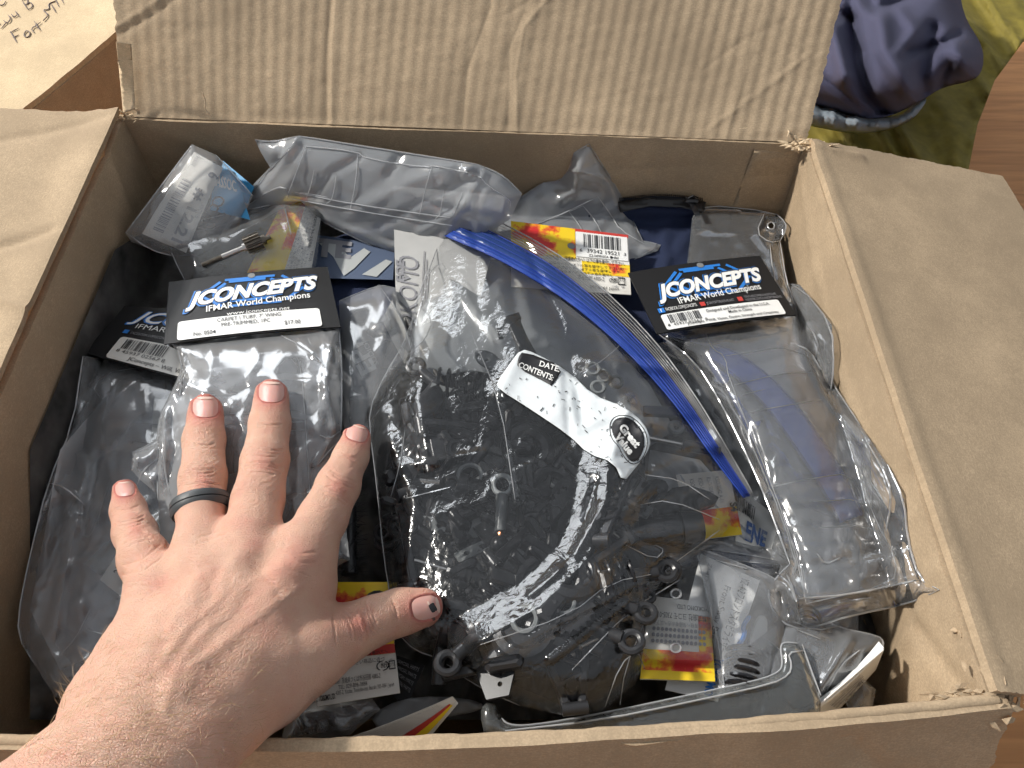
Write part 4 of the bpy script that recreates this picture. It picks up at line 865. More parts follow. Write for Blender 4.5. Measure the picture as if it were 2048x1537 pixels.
def k_bracket(mat='grey_pl'):
    o = kind('angle_bracket'); out_ = [(-.015, -.012), (.015, -.012), (.015, .016), (.009, .016), (.009, -.005), (-.015, -.005)]
    plate('bracket_plate', out_, [ring_pts(x, y, .0014, 8) for x, y in ((-.011, -.0085), (-.005, -.0085), (.001, -.0085), (.012, .003), (.012, .011))], .002, M[mat], o); return o
def k_gear():
    o = kind('spur_gear'); out_ = [((.013 if (i//2) % 2 else .0117)*cos(2*pi*i/96), (.013 if (i//2) % 2 else .0117)*sin(2*pi*i/96)) for i in range(96)]
    V2 = out_; mb = MB(); n = 96; inner = ring_pts(0, 0, .004, 96)
    mb.add([(x, y, z) for z in (-.0025, .0025) for L in (out_, inner) for x, y in L], [(i, (i+1) % n, n+(i+1) % n, n+i)[::1] for i in range(n)]+[(2*n+i, 3*n+i, 3*n+(i+1) % n, 2*n+(i+1) % n) for i in range(n)]+[(i, 2*n+i, 2*n+(i+1) % n, (i+1) % n) for i in range(n)]+[(n+i, n+(i+1) % n, 3*n+(i+1) % n, 3*n+i) for i in range(n)])
    mb.build('toothed_wheel', M['black'], o); mb = MB(); mb.tube([V3(.0045*cos(t), .0045*sin(t), .003) for t in [2*pi*i/16 for i in range(16)]], .001, 6, True); mb.build('hub', M['grey_pl'], o, True); return o
def k_screw():
    o = kind('screw'); mb = MB(); mb.cyl(V3(0, 0, 0), V3(.011, 0, 0), .0013, n=10); [mb.tube([V3(.001+.001*i, 0, 0), V3(.0014+.001*i, 0, 0), V3(.0018+.001*i, 0, 0)], [.0012, .0016, .0012], 10) for i in range(10)]; mb.build('thread', M['steel'], o)
    mb = MB(); mb.cyl(V3(-.0022, 0, 0), V3(0, 0, 0), .0026, n=14); mb.build('head', M['dark_steel'], o); return o
def k_tube():
    o = kind('shock_absorber'); mb = MB(); mb.cyl(V3(-.018, 0, 0), V3(.014, 0, 0), .0062, n=20); [mb.tube([V3(-.016+.003*i, 0, 0), V3(-.0155+.003*i, 0, 0), V3(-.015+.003*i, 0, 0)], [.006, .0068, .006], 18) for i in range(8)]; mb.build('body', M['black_gl'], o, True)
    mb = MB(); mb.cyl(V3(-.023, 0, 0), V3(-.018, 0, 0), .0072, n=18); mb.tube([V3(-.0265+.0035*cos(t), .0035*sin(t), 0) for t in [2*pi*i/12 for i in range(12)]], .0016, 8, True); mb.build('cap', M['black'], o, True)
    mb = MB(); mb.cyl(V3(.014, 0, 0), V3(.034, 0, 0), .0014, n=10); mb.build('shaft', M['steel'], o, True); return o
def k_carrier():
    o = kind('hub_carrier'); mb = MB(); mb.tube([V3(.0085*cos(t), .0085*sin(t), 0) for t in [2*pi*i/20 for i in range(20)]], .0036, 8, True); mb.build('bearing_housing', M['black'], o, True)
    mb = MB(); mb.box(V3(.013, .004, .001), (.014, .005, .006), Matrix.Rotation(.4, 4, 'Z'), .001); mb.box(V3(-.006, .013, 0), (.006, .013, .005), Matrix.Rotation(.3, 4, 'Z'), .001); mb.box(V3(-.012, -.006, .002), (.012, .004, .008), Matrix.Rotation(-.5, 4, 'Z'), .001); mb.build('mounting_lug', M['black'], o); return o
def k_washer(): 
    o = kind('washer'); mb = MB(); mb.tube([V3(.0028*cos(t), .0028*sin(t), 0) for t in [2*pi*i/14 for i in range(14)]], .0009, 6, True); mb.build('ring', M['grey_pl'], o, True); return o
makers = {'arm': (k_arm, 'suspension arm'), 'spring': (k_spring, 'coil spring'), 'link': (k_link, 'turnbuckle'), 'tower': (k_tower, 'shock tower'), 'bracket': (k_bracket, 'bracket'), 'gear': (k_gear, 'gear'), 'screw': (k_screw, 'screw'), 'tube': (k_tube, 'damper'), 'carrier': (k_carrier, 'hub carrier'), 'washer': (k_washer, 'washer')}
jl = {'arm': 'black plastic suspension arm jumbled in the big freezer bag', 'spring': 'dark coil spring jumbled in the big freezer bag', 'link': 'steel turnbuckle with ball cups in the big freezer bag', 'tower': 'graphite shock tower plate jumbled in the big freezer bag', 'bracket': 'drilled grey angle bracket jumbled in the big freezer bag', 'gear': 'black spur gear jumbled in the big freezer bag', 'screw': 'short steel screw jumbled in the big freezer bag', 'tube': 'black damper with steel shaft in the big freezer bag', 'carrier': 'black hub carrier jumbled in the big freezer bag', 'washer': 'small grey washer in the big freezer bag'}
used = {}
def where(p):
    """plain words for the spot in the freezer bag, named by things nearby"""
    d = p-Vector((0, 0, H)); f_ = d.y*CP-d.z*SP; u_ = d.y*SP+d.z*CP; x, y = 1024+F*d.x/f_, 768.5-F*u_/f_
    if y < 860 and x < 980: return 'in the freezer bag, near the loose coil spring'
    if y < 900: return 'in the freezer bag, below the date label' if x < 1180 else 'in the freezer bag, beneath the white badge'
    if y < 1060: return 'in the freezer bag, left of the angle bracket' if x < 880 else 'in the freezer bag, around the upright ball link' if x < 1090 else 'in the freezer bag, beside the bent tube'
    if y < 1220: return 'in the freezer bag, close to the thumb' if x < 930 else 'in the freezer bag, inside the bend of the tube' if x < 1090 else 'in the freezer bag, right of the bent tube'
    return 'in the freezer bag, under the lower tube end' if x < 1080 else 'in the freezer bag, at its bottom right'
def place(k, loc, rot, label=None, scale=1., group=True):
    if k not in used: o = makers[k][0](); used[k] = o; o.location = loc; o.rotation_euler = rot; o.scale = (scale,)*3
    else: o = dup(used[k], loc, rot, scale)
    o['category'] = makers[k][1]
    if label: o['label'] = label; o.pop('group', None)
    else:
        w = where(loc); o['label'] = jl[k].replace('jumbled in the big freezer bag', w).replace('in the big freezer bag', w); o['group'] = makers[k][1]+'s jumbled in the freezer bag'
    return o

# ---- big freezer bag: outline, film height
OZ = [(906, 404), (1010, 448), (1120, 510), (1210, 580), (1310, 680), (1390, 790), (1450, 890), (1506, 986), (1500, 1010), (1440, 1075), (1380, 1120), (1330, 1152), (1300, 1200), (1288, 1250), (1294, 1310), (1270, 1370), (1210, 1418), (1130, 1432), (1040, 1412), (950, 1372), (880, 1318), (830, 1302), (796, 1268), (780, 1200), (768, 1120), (760, 1040), (752, 960), (740, 880), (736, 820), (768, 752), (806, 690), (820, 650), (834, 590), (856, 536), (884, 468)]
ZZ = lambda x, y: np.maximum(-.043+.010*np.exp(-((np.asarray(x)-1120)/260.)**2-((np.asarray(y)-1150)/330.)**2), zwall(x, y, .01))
tube_ridge = [([(1222, 930), (1215, 1020), (1175, 1125), (1085, 1215), (960, 1285)], -66, .0088), ([(856, 700), (838, 800), (856, 900)], -52, .0066), ([(1205, 1010), (1150, 1110)], 9, .0016), ([(1120, 1140), (1060, 1190)], 7, .0016), ([(1190, 960), (1170, 1040)], 6, -.0014)]
zZ = pillow_z(OZ, 0, .016, 48, tube_ridge+[([(860, 540), (826, 660), (840, 740)], 8, .004), ([(780, 880), (830, 1000), (800, 1180)], 20, .003), ([(1010, 620), (1040, 700), (1000, 780)], 18, .002),
     ([(1180, 745), (1240, 800), (1300, 860)], 20, .004), ([(1140, 720), (1165, 840)], 12, -.003), ([(1260, 800), (1225, 900)], 12, .003), ([(1290, 1160), (1150, 1230), (960, 1330)], 7, .003), ([(1440, 880), (1300, 960), (1250, 1020)], 18, .003), ([(1420, 960), (1300, 1000)], 10, -.002), ([(1400, 1060), (1250, 1080)], 14, .003), ([(1100, 1320), (1260, 1200)], 6, .003)],
     91, .0016, 80, .8, .0012, ZZ, folds=9)
t = thing('freezer_bag', 'big clear freezer bag with a bright blue zip, packed with black parts', 'bag')
bag('front_film', OZ, zZ, M['zipfilm'], t, 7, False)
L0 = [(906, 404), (1010, 448), (1120, 510), (1210, 580), (1310, 680), (1390, 790), (1450, 890), (1504, 984)]
L1 = [(898, 426), (1000, 472), (1108, 532), (1195, 602), (1297, 702), (1378, 806), (1440, 902), (1500, 992)]
L2 = [(890, 456), (990, 498), (1092, 554), (1176, 612), (1283, 708), (1367, 812), (1431, 906), (1494, 993)]
L3 = [(884, 469), (985, 511), (1082, 566), (1167, 624), (1272, 718), (1360, 819), (1424, 912), (1488, 995)]
sm = lambda L: smooth_poly(L, 2, False)
zst = add(zZ, .0014)
st = sheet('zip_strip', np.vstack([sm(L1), sm(L2)[::-1]]), zst, M['blue_zip'], t, 7, .0008)
sheet('zip_strip_solid', np.vstack([sm(L2), sm(L3)[::-1]]), add(zst, .0004), simple('deep_blue_zip_plastic', (.03, .075, .34), .4, spec=.3), t, 7, .0012)
def mid(A, B, k): return [(a[0]*(1-k)+b[0]*k, a[1]*(1-k)+b[1]*k) for a, b in zip(A, B)]
for k, r in ((0., .00035), (.30, .0002), (.62, .00025), (1., .0004)): wire('zip_track', mid(L1, L2, k), zst, r, M['blue_zip_dark'], t, 10, 2, .0006)
for k, r in ((.45, .00025), (1., .0004)): wire('zip_track', mid(L2, L3, k), zst, r, M['blue_zip_dark'], t, 10, 2, .0012)
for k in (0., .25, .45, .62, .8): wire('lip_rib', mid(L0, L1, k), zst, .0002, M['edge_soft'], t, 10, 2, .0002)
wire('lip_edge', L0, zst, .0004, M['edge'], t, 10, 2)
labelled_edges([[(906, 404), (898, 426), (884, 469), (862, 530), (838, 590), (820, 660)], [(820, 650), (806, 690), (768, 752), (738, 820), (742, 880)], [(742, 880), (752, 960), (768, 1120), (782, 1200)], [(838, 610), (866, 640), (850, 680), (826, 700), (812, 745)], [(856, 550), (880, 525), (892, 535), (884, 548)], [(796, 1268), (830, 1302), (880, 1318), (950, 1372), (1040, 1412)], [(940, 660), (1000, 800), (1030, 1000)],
                [(1320, 1146), (1220, 1165), (1140, 1230), (960, 1290)], [(1440, 1060), (1330, 1140), (1300, 1150)], [(1144, 1340), (1260, 1220), (1360, 1160)], [(1210, 1415), (1240, 1330), (1275, 1300), (1290, 1340)], [(1286, 1250), (1250, 1340), (1240, 1410)], [(810, 860), (800, 930), (780, 1000)], [(900, 975), (840, 990), (800, 1000)], [(1270, 660), (1210, 720), (1160, 745)], [(1290, 950), (1360, 960), (1420, 1000)], [(1280, 1010), (1340, 1000), (1440, 1040)], [(1250, 1090), (1310, 1120), (1330, 1100), (1310, 1090)]], zZ, t, .00024, 'edge_soft', .0004, 'film_crease_highlight')  # pale lines painted in for glints on the bag's creases
# printed white panel with its black date tab and round badge
LB = smooth_poly([(1042, 698), (1070, 706), (1140, 745), (1185, 790), (1250, 815), (1288, 846), (1302, 880), (1296, 904), (1272, 935), (1246, 966), (1228, 925), (1176, 908), (1140, 872), (1060, 818), (996, 778), (994, 764), (1018, 730)], 1)
zlb = add(zZ, .0009)
sheet('print_panel', LB, zlb, M['bagwhite'], t, 7, .0001)
sheet('date_tab', smooth_poly([(1046, 702), (1128, 734), (1104, 774), (1098, 768), (1034, 736), (1036, 716)], 1), add(zZ, .0013), M['black_ink'], t, 7, .0001)
sheet('badge', smooth_poly([(1222, 848), (1236, 834), (1262, 836), (1286, 862), (1290, 890), (1280, 918), (1264, 926), (1250, 910), (1242, 888), (1226, 874)], 2), add(zZ, .0013), M['black_ink'], t, 6, .0001)
wire('badge_outline', smooth_poly([(1218, 846), (1234, 830), (1264, 832), (1291, 860), (1296, 892), (1284, 922), (1264, 931), (1247, 914), (1237, 892), (1222, 878)], 2), add(zZ, .0012), .0002, M['black_ink'], t, 5, 0, 0, True)
class BagText:
    def put(s, body, px, py, hgt, ang, mat, lift, width, bold=.0, shear=0., name='lettering'):
        V, T = text_geo(body, bold, shear, 3); X = (V[:, 0]-V[:, 0].min()); X = X*(width/X.max()); Y = V[:, 1]*hgt/.7; a = R(ang)
        x = px+X*cos(a)+Y*sin(a); y = py+X*sin(a)-Y*cos(a); z = add(zZ, lift)(x, y); return link(name, mesh(name, P(x, y, z), T, False), mat, t)
bt = BagText()
bt.put('DATE:', 1078, 732, 11, 17, M['white'], .0019, 42, .02); bt.put('CONTENTS:', 1036, 734, 11, 22, M['white'], .0019, 74, .02)
bt.put('Great', 1237, 856, 15, 50, M['white'], .0019, 54, .05); bt.put('Value', 1228, 874, 14, 50, M['white'], .0019, 48, .05)
r_ = random.Random(5); mbs = MB()
for i in range(190):     # scuffs where the print has flaked off
    x, y = r_.uniform(1000, 1300), r_.uniform(740, 930); q = np.array([[x, y]])
    if not inside(q, LB)[0] or r_.random() > .25+.75*float(vnoise(x/30, y/30, 0, 3)): continue
    a = r_.uniform(0, 6.28); l = r_.uniform(2.5, 9); w = r_.uniform(.8, 2.2); xs = np.array([x, x+l*cos(a), x+l*cos(a)-w*sin(a), x-w*sin(a)]); ys = np.array([y, y+l*sin(a), y+l*sin(a)+w*cos(a), y+w*cos(a)])
    mbs.add(P(xs, ys, add(zZ, .0014)(xs, ys)), [(3, 2, 1, 0)])
o = mbs.build('print_scuff', M['carbon'], t); o['kind'] = 'stuff'
settle(t)

# ---- pale bags that lie beneath the empty upper part of the freezer bag
t = thing('pale_bag', 'flat milky bag showing grey through the empty upper half of the freezer bag', 'bag')
OV = [(880, 520), (1000, 520), (1100, 590), (1200, 660), (1300, 770), (1350, 860), (1290, 900), (1180, 800), (1040, 760), (940, 740), (850, 760), (800, 740), (826, 660)]
zV = pillow_z(OV, -.053, .004, 24, [([(900, 560), (1000, 680), (1150, 740)], 14, .003)], 111, .001, 70); bag('front_film', OV, zV, film('dense_milky_polythene', haze=.35, crinkle=.08, cscale=30, gloss=1.2, rough=.2, hcol=(.82, .85, .86)), t, 10, False); settle(t)
t = thing('printed_sheet', 'pale grey sheet with faint outlined letters beneath the upper half of the freezer bag', 'sheet')
OV4 = [(880, 500), (1000, 512), (1110, 590), (1210, 670), (1300, 780), (1320, 850), (1240, 850), (1160, 760), (1020, 740), (900, 745), (838, 745), (836, 640)]
zV4 = lambda x, y: -.0555+.0015*fbm(x/60, y/60, s=121)+.002*ridged(x/90, y/50, 122); sheet('paper', OV4, zV4, simple('pale_grey_sheet', (.60, .61, .60), .5, var=.12, bscale=70), t, 12, .0004)
stick_q = []
for s_, x_, y_, h_, w_ in (('OWO', 900, 560, 34, 120), ('KOY', 1010, 640, 30, 120), ('oo', 1140, 700, 20, 70)):
    Vt, Tt = text_geo(s_, 0., .1, 3); X_ = Vt[:, 0]-Vt[:, 0].min(); X_ = X_*(w_/X_.max()); Y_ = Vt[:, 1]*h_/.7; a_ = R(38)
    xx = x_+X_*cos(a_)+Y_*sin(a_); yy = y_+X_*sin(a_)-Y_*cos(a_); link('faint_lettering', mesh('faint_lettering', P(xx, yy, zV4(xx, yy)+.0012), Tt, False), simple('faint_ink', (.38, .40, .41), .6), t)
settle(t)
t = thing('pale_bag', 'creased milky bag filling the gap right of the black moulding', 'bag')
OV2 = [(1300, 900), (1400, 920), (1470, 1000), (1540, 1060), (1560, 1110), (1440, 1110), (1330, 1120), (1290, 1000)]
zV2 = pillow_z(OV2, -.060, .004, 20, [([(1320, 920), (1420, 1000), (1500, 1080)], 8, .003), ([(1380, 940), (1400, 1060)], 8, -.003)], 112, .001, 50); bag('front_film', OV2, zV2, M['film_hazy'], t, 9, False); settle(t)
t = thing('pale_bag', 'milky bag glimpsed between the little finger and the left wall', 'bag')
OV3 = [(120, 900), (240, 760), (330, 760), (340, 1100), (220, 1300), (120, 1340), (60, 1220)]
zV3 = pillow_z(OV3, -.068, .006, 24, [([(200, 860), (160, 1100)], 10, .003)], 113, .001, 60, tilt=ZB(-.068, .012)); bag('front_film', OV3, zV3, M['film_hazy'], t, 10, False); settle(t)

# ---- the contents
def zin(x, y, dz): return float(zZ(np.array([float(x)]), np.array([float(y)]))[0])-dz
def pl(k, x, y, dz, rz, rx=0., ry=0., label=None, scale=1.): q = PV(x, y, zin(x, y, dz)); return place(k, q, (rx, ry, rz), label, scale)
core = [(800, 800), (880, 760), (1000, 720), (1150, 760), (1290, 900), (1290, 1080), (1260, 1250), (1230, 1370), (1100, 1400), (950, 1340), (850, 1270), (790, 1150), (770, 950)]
cs = sheet('jumbled_parts', core, lambda x, y: ZZ(x, y)-.019+.005*fbm(x/26, y/26, s=95)+.005*ridged(x/30, y/48, 96), simple('dark_plastic_and_gaps', (.007, .007, .008), .5, bump=.9, bscale=260, var=.5), None, 8, 0)  # base coloured near black so gaps between the parts look shaded
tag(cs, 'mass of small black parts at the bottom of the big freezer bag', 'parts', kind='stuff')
pl('bracket', 905, 1020, .010, -.1, .2, .1, 'grey angle bracket with a row of holes, left of the upright ball link')
pl('spring', 930, 775, .0105, -.15, .2, 0, 'loose wire coil spring lying across the top left of the jumbled parts', 1.15)
used['spring'].children[0]
lk_ = kind('ball_link'); mb = MB(); mb.tube([V3(.0042*cos(a), .0046*sin(a), 0) for a in [2*pi*i/18 for i in range(18)]], .0012, 8, True); mb.build('eyelet', M['pale_pl'], lk_, True)
mb = MB(); mb.cyl(V3(0, -.005, 0), V3(0, -.022, 0), .0028, .0024, 14); mb.build('socket', M['grey_pl'], lk_, True)
mb = MB(); mb.cyl(V3(0, -.022, 0), V3(0, -.038, 0), .0012, n=10); [mb.cyl(V3(0, -.023-.0013*i, 0), V3(0, -.0235-.0013*i, 0), .0015, n=8) for i in range(10)]; mb.build('threaded_rod', M['copper'], lk_, True)
mb = MB(); mb.tube([V3(0, -.024-.004*(1-cos(a)), 0) for a in [pi*i/8 for i in range(9)]], [max(.0005, .0042*sin(pi*i/8)) for i in range(9)], 14); mb.build('ball', M['carbon'], lk_, True)
lk_.location = PV(1005, 970, zin(1005, 970, .004)); lk_.rotation_euler = (.1, 0, -.04); lk_.scale = (1.05,)*3
tag(lk_, 'pale eyelet of an upright ball link with a copper coloured threaded rod', 'ball link')
pl('bracket', 1000, 1125, .008, 2.1, .1, .3, 'pale bent bracket below the upright ball link')
# long grey lever and strap at the top of the jumble, a long drilled rail, a big bent tube
tl = thing('lever', 'dark grey lever with a hooked end sticking up above the date label', 'lever')
def barpx(name, pts, w, thk, mat, parent, dz=.004):
    L = np.array(pts, float); out = []; n = len(L)
    for i in range(n):
        d = L[min(i+1, n-1)]-L[max(i-1, 0)]; d = d/np.linalg.norm(d); nn = np.array([-d[1], d[0]]); ww = w[i] if hasattr(w, '__len__') else w; out.append((L[i]+nn*ww, L[i]-nn*ww))
    poly = [a for a, b in out]+[b for a, b in out][::-1]
    return sheet(name, poly, lambda x, y: zZ(x, y)-dz, mat, parent, 8, thk)
barpx('shank', [(1026, 640), (1044, 680), (1062, 716)], [13, 12, 14], .004, M['carbon'], tl, .003); barpx('hook', [(1040, 630), (1018, 640), (1000, 655), (1002, 668)], [6, 9, 9, 5], .005, M['carbon'], tl, .002); settle(tl)
tl = thing('strap', 'grey rounded strap with two screw holes, left of the date label', 'strap')
P0 = smooth_poly([(948, 706), (956, 700), (980, 702), (1005, 722), (1012, 740), (1000, 742), (978, 738), (954, 724)], 2); sheet('strap_plate', P0, lambda x, y: zZ(x, y)-.003, M['grey_pl'], tl, 6, .0015, [[(x+958, y+712) for x, y in ring_pts(0, 0, 3.5, 8)], [(x+974, y+722) for x, y in ring_pts(0, 0, 3.5, 8)]]); settle(tl)
tl = thing('chassis_rail', 'long grey translucent rail with drilled holes running down the freezer bag', 'rail')
RL = [(990, 720), (1010, 780), (1040, 920), (1056, 1060), (1066, 1060), (1058, 920), (1040, 800), (1012, 730)]; barpx('rail', [(992, 742), (1006, 830), (1022, 930), (1036, 1010)], 9, .002, M['smoke'], tl, .003)
for x, y in ((1001, 800), (1006, 850), (1010, 865), (1014, 900), (1036, 1000)): mb = MB(); q = PV(x, y, zin(x, y, .0026)); mb.tube([q+V3(.0012*cos(a), .0012*sin(a), 0) for a in [2*pi*i/10 for i in range(10)]], .0005, 6, True); mb.build('screw_hole', M['black_ink'], tl, True)
settle(tl)
tl = thing('bent_tube', 'thick bent black tube pressing up through the lower right of the freezer bag', 'tube')
mb = MB(); TP = smooth_poly([(1215, 880), (1205, 960), (1180, 1050), (1130, 1130), (1050, 1210), (960, 1262)], 2, False); pts = [PV(x, y, zin(x, y, .016)) for x, y in TP]; n = len(pts); mb.tube(pts, [.0105-.003*i/n for i in range(n)], 20); mb.build('tube', M['black_gl'], tl, True)
mb = MB(); mb.tube([pts[-1], pts[-1]+(pts[-1]-pts[-2]).normalized()*.004], [.0088, .0080], 20); mb.build('collar', M['black'], tl, True); settle(tl)
tl = thing('foam_block', 'matt black rounded block at the left end of the loose coil spring', 'block')
sheet('block', smooth_poly([(825, 800), (870, 768), (884, 775), (890, 800), (860, 830), (832, 840)], 2), lambda x, y: zZ(x, y)-.003, M['black'], tl, 7, .006); settle(tl)
rj = random.Random(12); kinds_ = ['arm', 'link', 'carrier', 'arm', 'tower', 'gear', 'screw', 'carrier', 'tube', 'arm', 'spring', 'carrier', 'washer', 'link', 'arm', 'screw', 'carrier', 'bracket']
CO = np.array(core, float); cnt = 0; i = 0
while cnt < 150 and i < 1800:
    i += 1; x, y = rj.uniform(775, 1290), rj.uniform(730, 1400)
    if not inside(np.array([[x, y]]), CO)[0] or dist_lines(np.array([[x, y]]), CO, True)[0] < (64 if y > 1220 or x < 880 else 42): continue
    if x > 1090 and y < 960: continue     # keep the printed panel clear
    k = kinds_[cnt % len(kinds_)]; pl(k, x, y, rj.uniform(.0125, .020), rj.uniform(0, 6.28), rj.uniform(-.35, .35), rj.uniform(-.25, .25), None, rj.uniform(.7, 1.) if k in ('screw', 'washer', 'bracket') else rj.uniform(.55, .75) if k == 'tower' else rj.uniform(.75, 1.0) if k in ('arm', 'tube') else rj.uniform(1.0, 1.35)); cnt += 1
for x, y in ((1162, 728), (1186, 738), (1208, 752), (1232, 764), (1196, 775)): pl('washer', x, y, .008, 0, .2, 0, None, 1.2)
t = thing('damper', 'big black damper with a shaft right of the bent black tube', 'damper')
q = PV(1310, 1060, -.040); mb = MB(); mb.cyl(q+V3(-.012, -.002, 0), q+V3(.012, .000, .002), .0066, n=20); mb.build('body', M['black_gl'], t, True); mb = MB(); mb.cyl(q+V3(.012, 0, .002), q+V3(.022, .001, .002), .0082, .0074, 20); mb.build('cap', M['black'], t, True); settle(t)
t = thing('arm', 'dark grey link arm with a pierced round end, right of the white badge', 'link arm')
mb = MB(); a, b = PV(1290, 875, -.036), PV(1440, 905, -.036); mb.cyl(a, a+(b-a)*.55, .0013, n=10); mb.build('rod', M['steel'], t, True); mb = MB(); mb.cyl(a+(b-a)*.5, b, .0032, .0026, 12); mb.build('sleeve', M['black'], t, True)
mb = MB(); q = PV(1352, 856, -.035); mb.tube([q+V3(.0030*cos(s_), .0030*sin(s_), 0) for s_ in [2*pi*i/14 for i in range(14)]], .0016, 8, True); mb.build('pierced_end', M['grey_pl'], t, True); mb = MB(); mb.box(PV(1320, 824, -.036), (.018, .006, .003), Matrix.Rotation(-.05, 4, 'Z'), .0006); mb.build('blade', simple('dark_navy_plastic', (.02, .028, .06), .4), t); settle(t)
t = thing('dark_wheel_part', 'black faceted moulding under stretched film at the right of the freezer bag', 'moulding')
for k, (pts_, dz) in enumerate((([(1262, 980), (1305, 955), (1340, 965), (1330, 1000), (1275, 1010)], -.040), ([(1240, 1030), (1300, 1005), (1400, 1025), (1405, 1060), (1380, 1095), (1330, 1080), (1250, 1070)], -.046), ([(1300, 1010), (1360, 965), (1440, 990), (1430, 1010), (1330, 1030)], -.044))): sheet('moulding', smooth_poly(pts_, 1), (lambda d: lambda x, y: d+.006*fbm(x/20, y/20, s=3)+.003*ridged(x/12, y/12, 4))(dz), M['black'], t, 7, .005)
settle(t)

# ---- dark branded bag between the front header and the freezer bag
t = thing('printed_bag', 'dark slate bag with big pale sideways letters, left of the big freezer bag', 'bag')
OR_ = [(678, 602), (758, 570), (790, 576), (806, 640), (822, 700), (800, 760), (752, 830), (742, 900), (700, 900), (684, 840), (682, 720)]
zR = pillow_z(OR_, -.048, .005, 18, [([(758, 572), (780, 640), (760, 700)], 7, .002)], 93, .0012, 40)
sheet('card_insert', [(688, 640), (752, 596), (776, 690), (740, 800), (690, 800)], add(zR, -.003), simple('slate_card', (.035, .045, .060), .5), t, 9, .0005)
bag('front_film', OR_, zR, M['film_soft'], t, 8, False)
def stick(body, px, py, hgt, ang, mat, zf, width, t, bold=0., shear=0., name='lettering'):
    V, T = text_geo(body, bold, shear, 3); X = (V[:, 0]-V[:, 0].min()); X = X*(width/X.max()); Y = V[:, 1]*hgt/.7; a = R(ang)
    x = px+X*cos(a)+Y*sin(a); y = py+X*sin(a)-Y*cos(a); return link(name, mesh(name, P(x, y, zf(x, y)), T, False), mat, t)
stick('EPL', 752, 738, 32, -118, M['pale_pl'], add(zR, -.0014), 80, t, .03); stick('SUDIONS', 758, 728, 10, -118, M['pale_pl'], add(zR, -.0014), 70, t); labelled_edges([[(678, 602), (758, 570), (790, 576)], [(758, 570), (806, 640), (822, 700)], [(800, 760), (752, 830)]], zR, t, .0003, 'edge_soft')
c = Card(t, [(784, 600), (838, 720), (816, 742), (764, 640)], [-.054]*4); c.slab('paper_slip', M['paper'], .0004, nx=4); c.text('OILED, TR., PR.,', .3, .5, .22, M['grey_ink'], .0006, width=.6); settle(t)
t = thing('round_brush', 'black bristle brush end below the index finger', 'brush')
mb = MB(); q = PV(712, 1010, -.046); mb.tube([q+V3(-.006, .02, 0), q+V3(0, -.035, -.004)], .004, 10); mb.build('core', M['black'], t, True); mb = MB(); rb = random.Random(3)
for i in range(240): s_ = rb.random(); a = q+V3(-.006+.006*s_, .02-.055*s_, -.004*s_); d = V3(rb.gauss(0, 1), rb.gauss(0, .3), abs(rb.gauss(0, .7))).normalized(); mb.tube([a, a+d*.010], [.00022, .0001], 3)
o = mb.build('bristle', M['black'], t); o['kind'] = 'stuff'; settle(t)

# ---- cards and bags right of the freezer bag
t = thing('printed_card', 'red and yellow card marked S4 seen under stretched film, right of the black moulding', 'card')
c = Card(t, [(1458, 940), (1484, 1070), (1384, 1082), (1352, 950)], [-.054]*4); c.slab('card', M['paper'], .0006, nx=6); c.slab('flame_print', M['flame2'], .0001, .0003, box=(.58, 0, 1, 1)); c.text('S4', .52, .12, .13, M['black_ink'], .0008, bold=.04, rot=0)
for i in range(4): c.text('KSO-5042 A-11', .1, .30+.16*i, .08, M['grey_ink'], .0008, width=.4)
settle(t)
t = thing('printed_card', 'small white card with slanted barcode and blue letters, against the right hand wing bag', 'card')
c = Card(t, [(1480, 975), (1560, 1040), (1540, 1110), (1470, 1090)], [-.056]*4); c.slab('card', M['paper'], .0005, nx=5); c.barcode(.0, .16, .42, .42, 8, M['black_ink'], .0008, 14); c.text('ENE', .25, .86, .34, M['navy_ink'], .0008, width=.55, bold=.04); settle(t)
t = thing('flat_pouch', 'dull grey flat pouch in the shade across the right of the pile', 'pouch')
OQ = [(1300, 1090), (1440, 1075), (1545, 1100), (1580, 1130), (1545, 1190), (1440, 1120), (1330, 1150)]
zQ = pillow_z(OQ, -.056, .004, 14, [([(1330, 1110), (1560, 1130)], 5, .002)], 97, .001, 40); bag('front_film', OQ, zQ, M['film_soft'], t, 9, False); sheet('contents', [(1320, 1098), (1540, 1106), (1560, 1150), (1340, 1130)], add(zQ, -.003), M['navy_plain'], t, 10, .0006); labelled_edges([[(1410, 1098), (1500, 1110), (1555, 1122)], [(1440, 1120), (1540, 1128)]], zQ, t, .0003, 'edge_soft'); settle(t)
t = thing('instruction_card', 'white card printed Front Sway Bar turned sideways, right of the red and yellow card', 'card')
c = Card(t, [(1520, 1162), (1436, 1404), (1330, 1380), (1402, 1108)], [-.050, -.050, -.052, -.052], .001); c.slab('card', M['white'], .0006, nx=8)
c.text('YZ-4-2フロントスタビライザー', .04, .28, .13, M['black_ink'], .0009, width=.62, bold=.0); c.text('Front Sway Bar', .16, .50, .11, M['black_ink'], .0009, width=.42); c.text('Z4-412-1', .05, .85, .07, M['grey_ink'], .0009); c.text('YOKOMO', .70, .30, .16, M['blue_ink'], .0009, width=.28, bold=.03)
settle(t)
t = thing('parts_bag', 'clear bag over the Front Sway Bar card with black springs and a white clip inside', 'bag')
OB = [(1395, 1100), (1410, 1098), (1520, 1142), (1572, 1170), (1570, 1300), (1540, 1400), (1440, 1420), (1430, 1300)]
zB_ = pillow_z(OB, -.046, .004, 16, [], 98, .0008, 50); bag('front_film', OB, zB_, M['frost'] if False else M['film_soft'], t, 9, False); labelled_edges([[(1400, 1098), (1520, 1142), (1572, 1170)], [(1500, 1140), (1430, 1120)], [(1395, 1110), (1440, 1300), (1450, 1390)]], zB_, t, .0003, 'edge_soft')
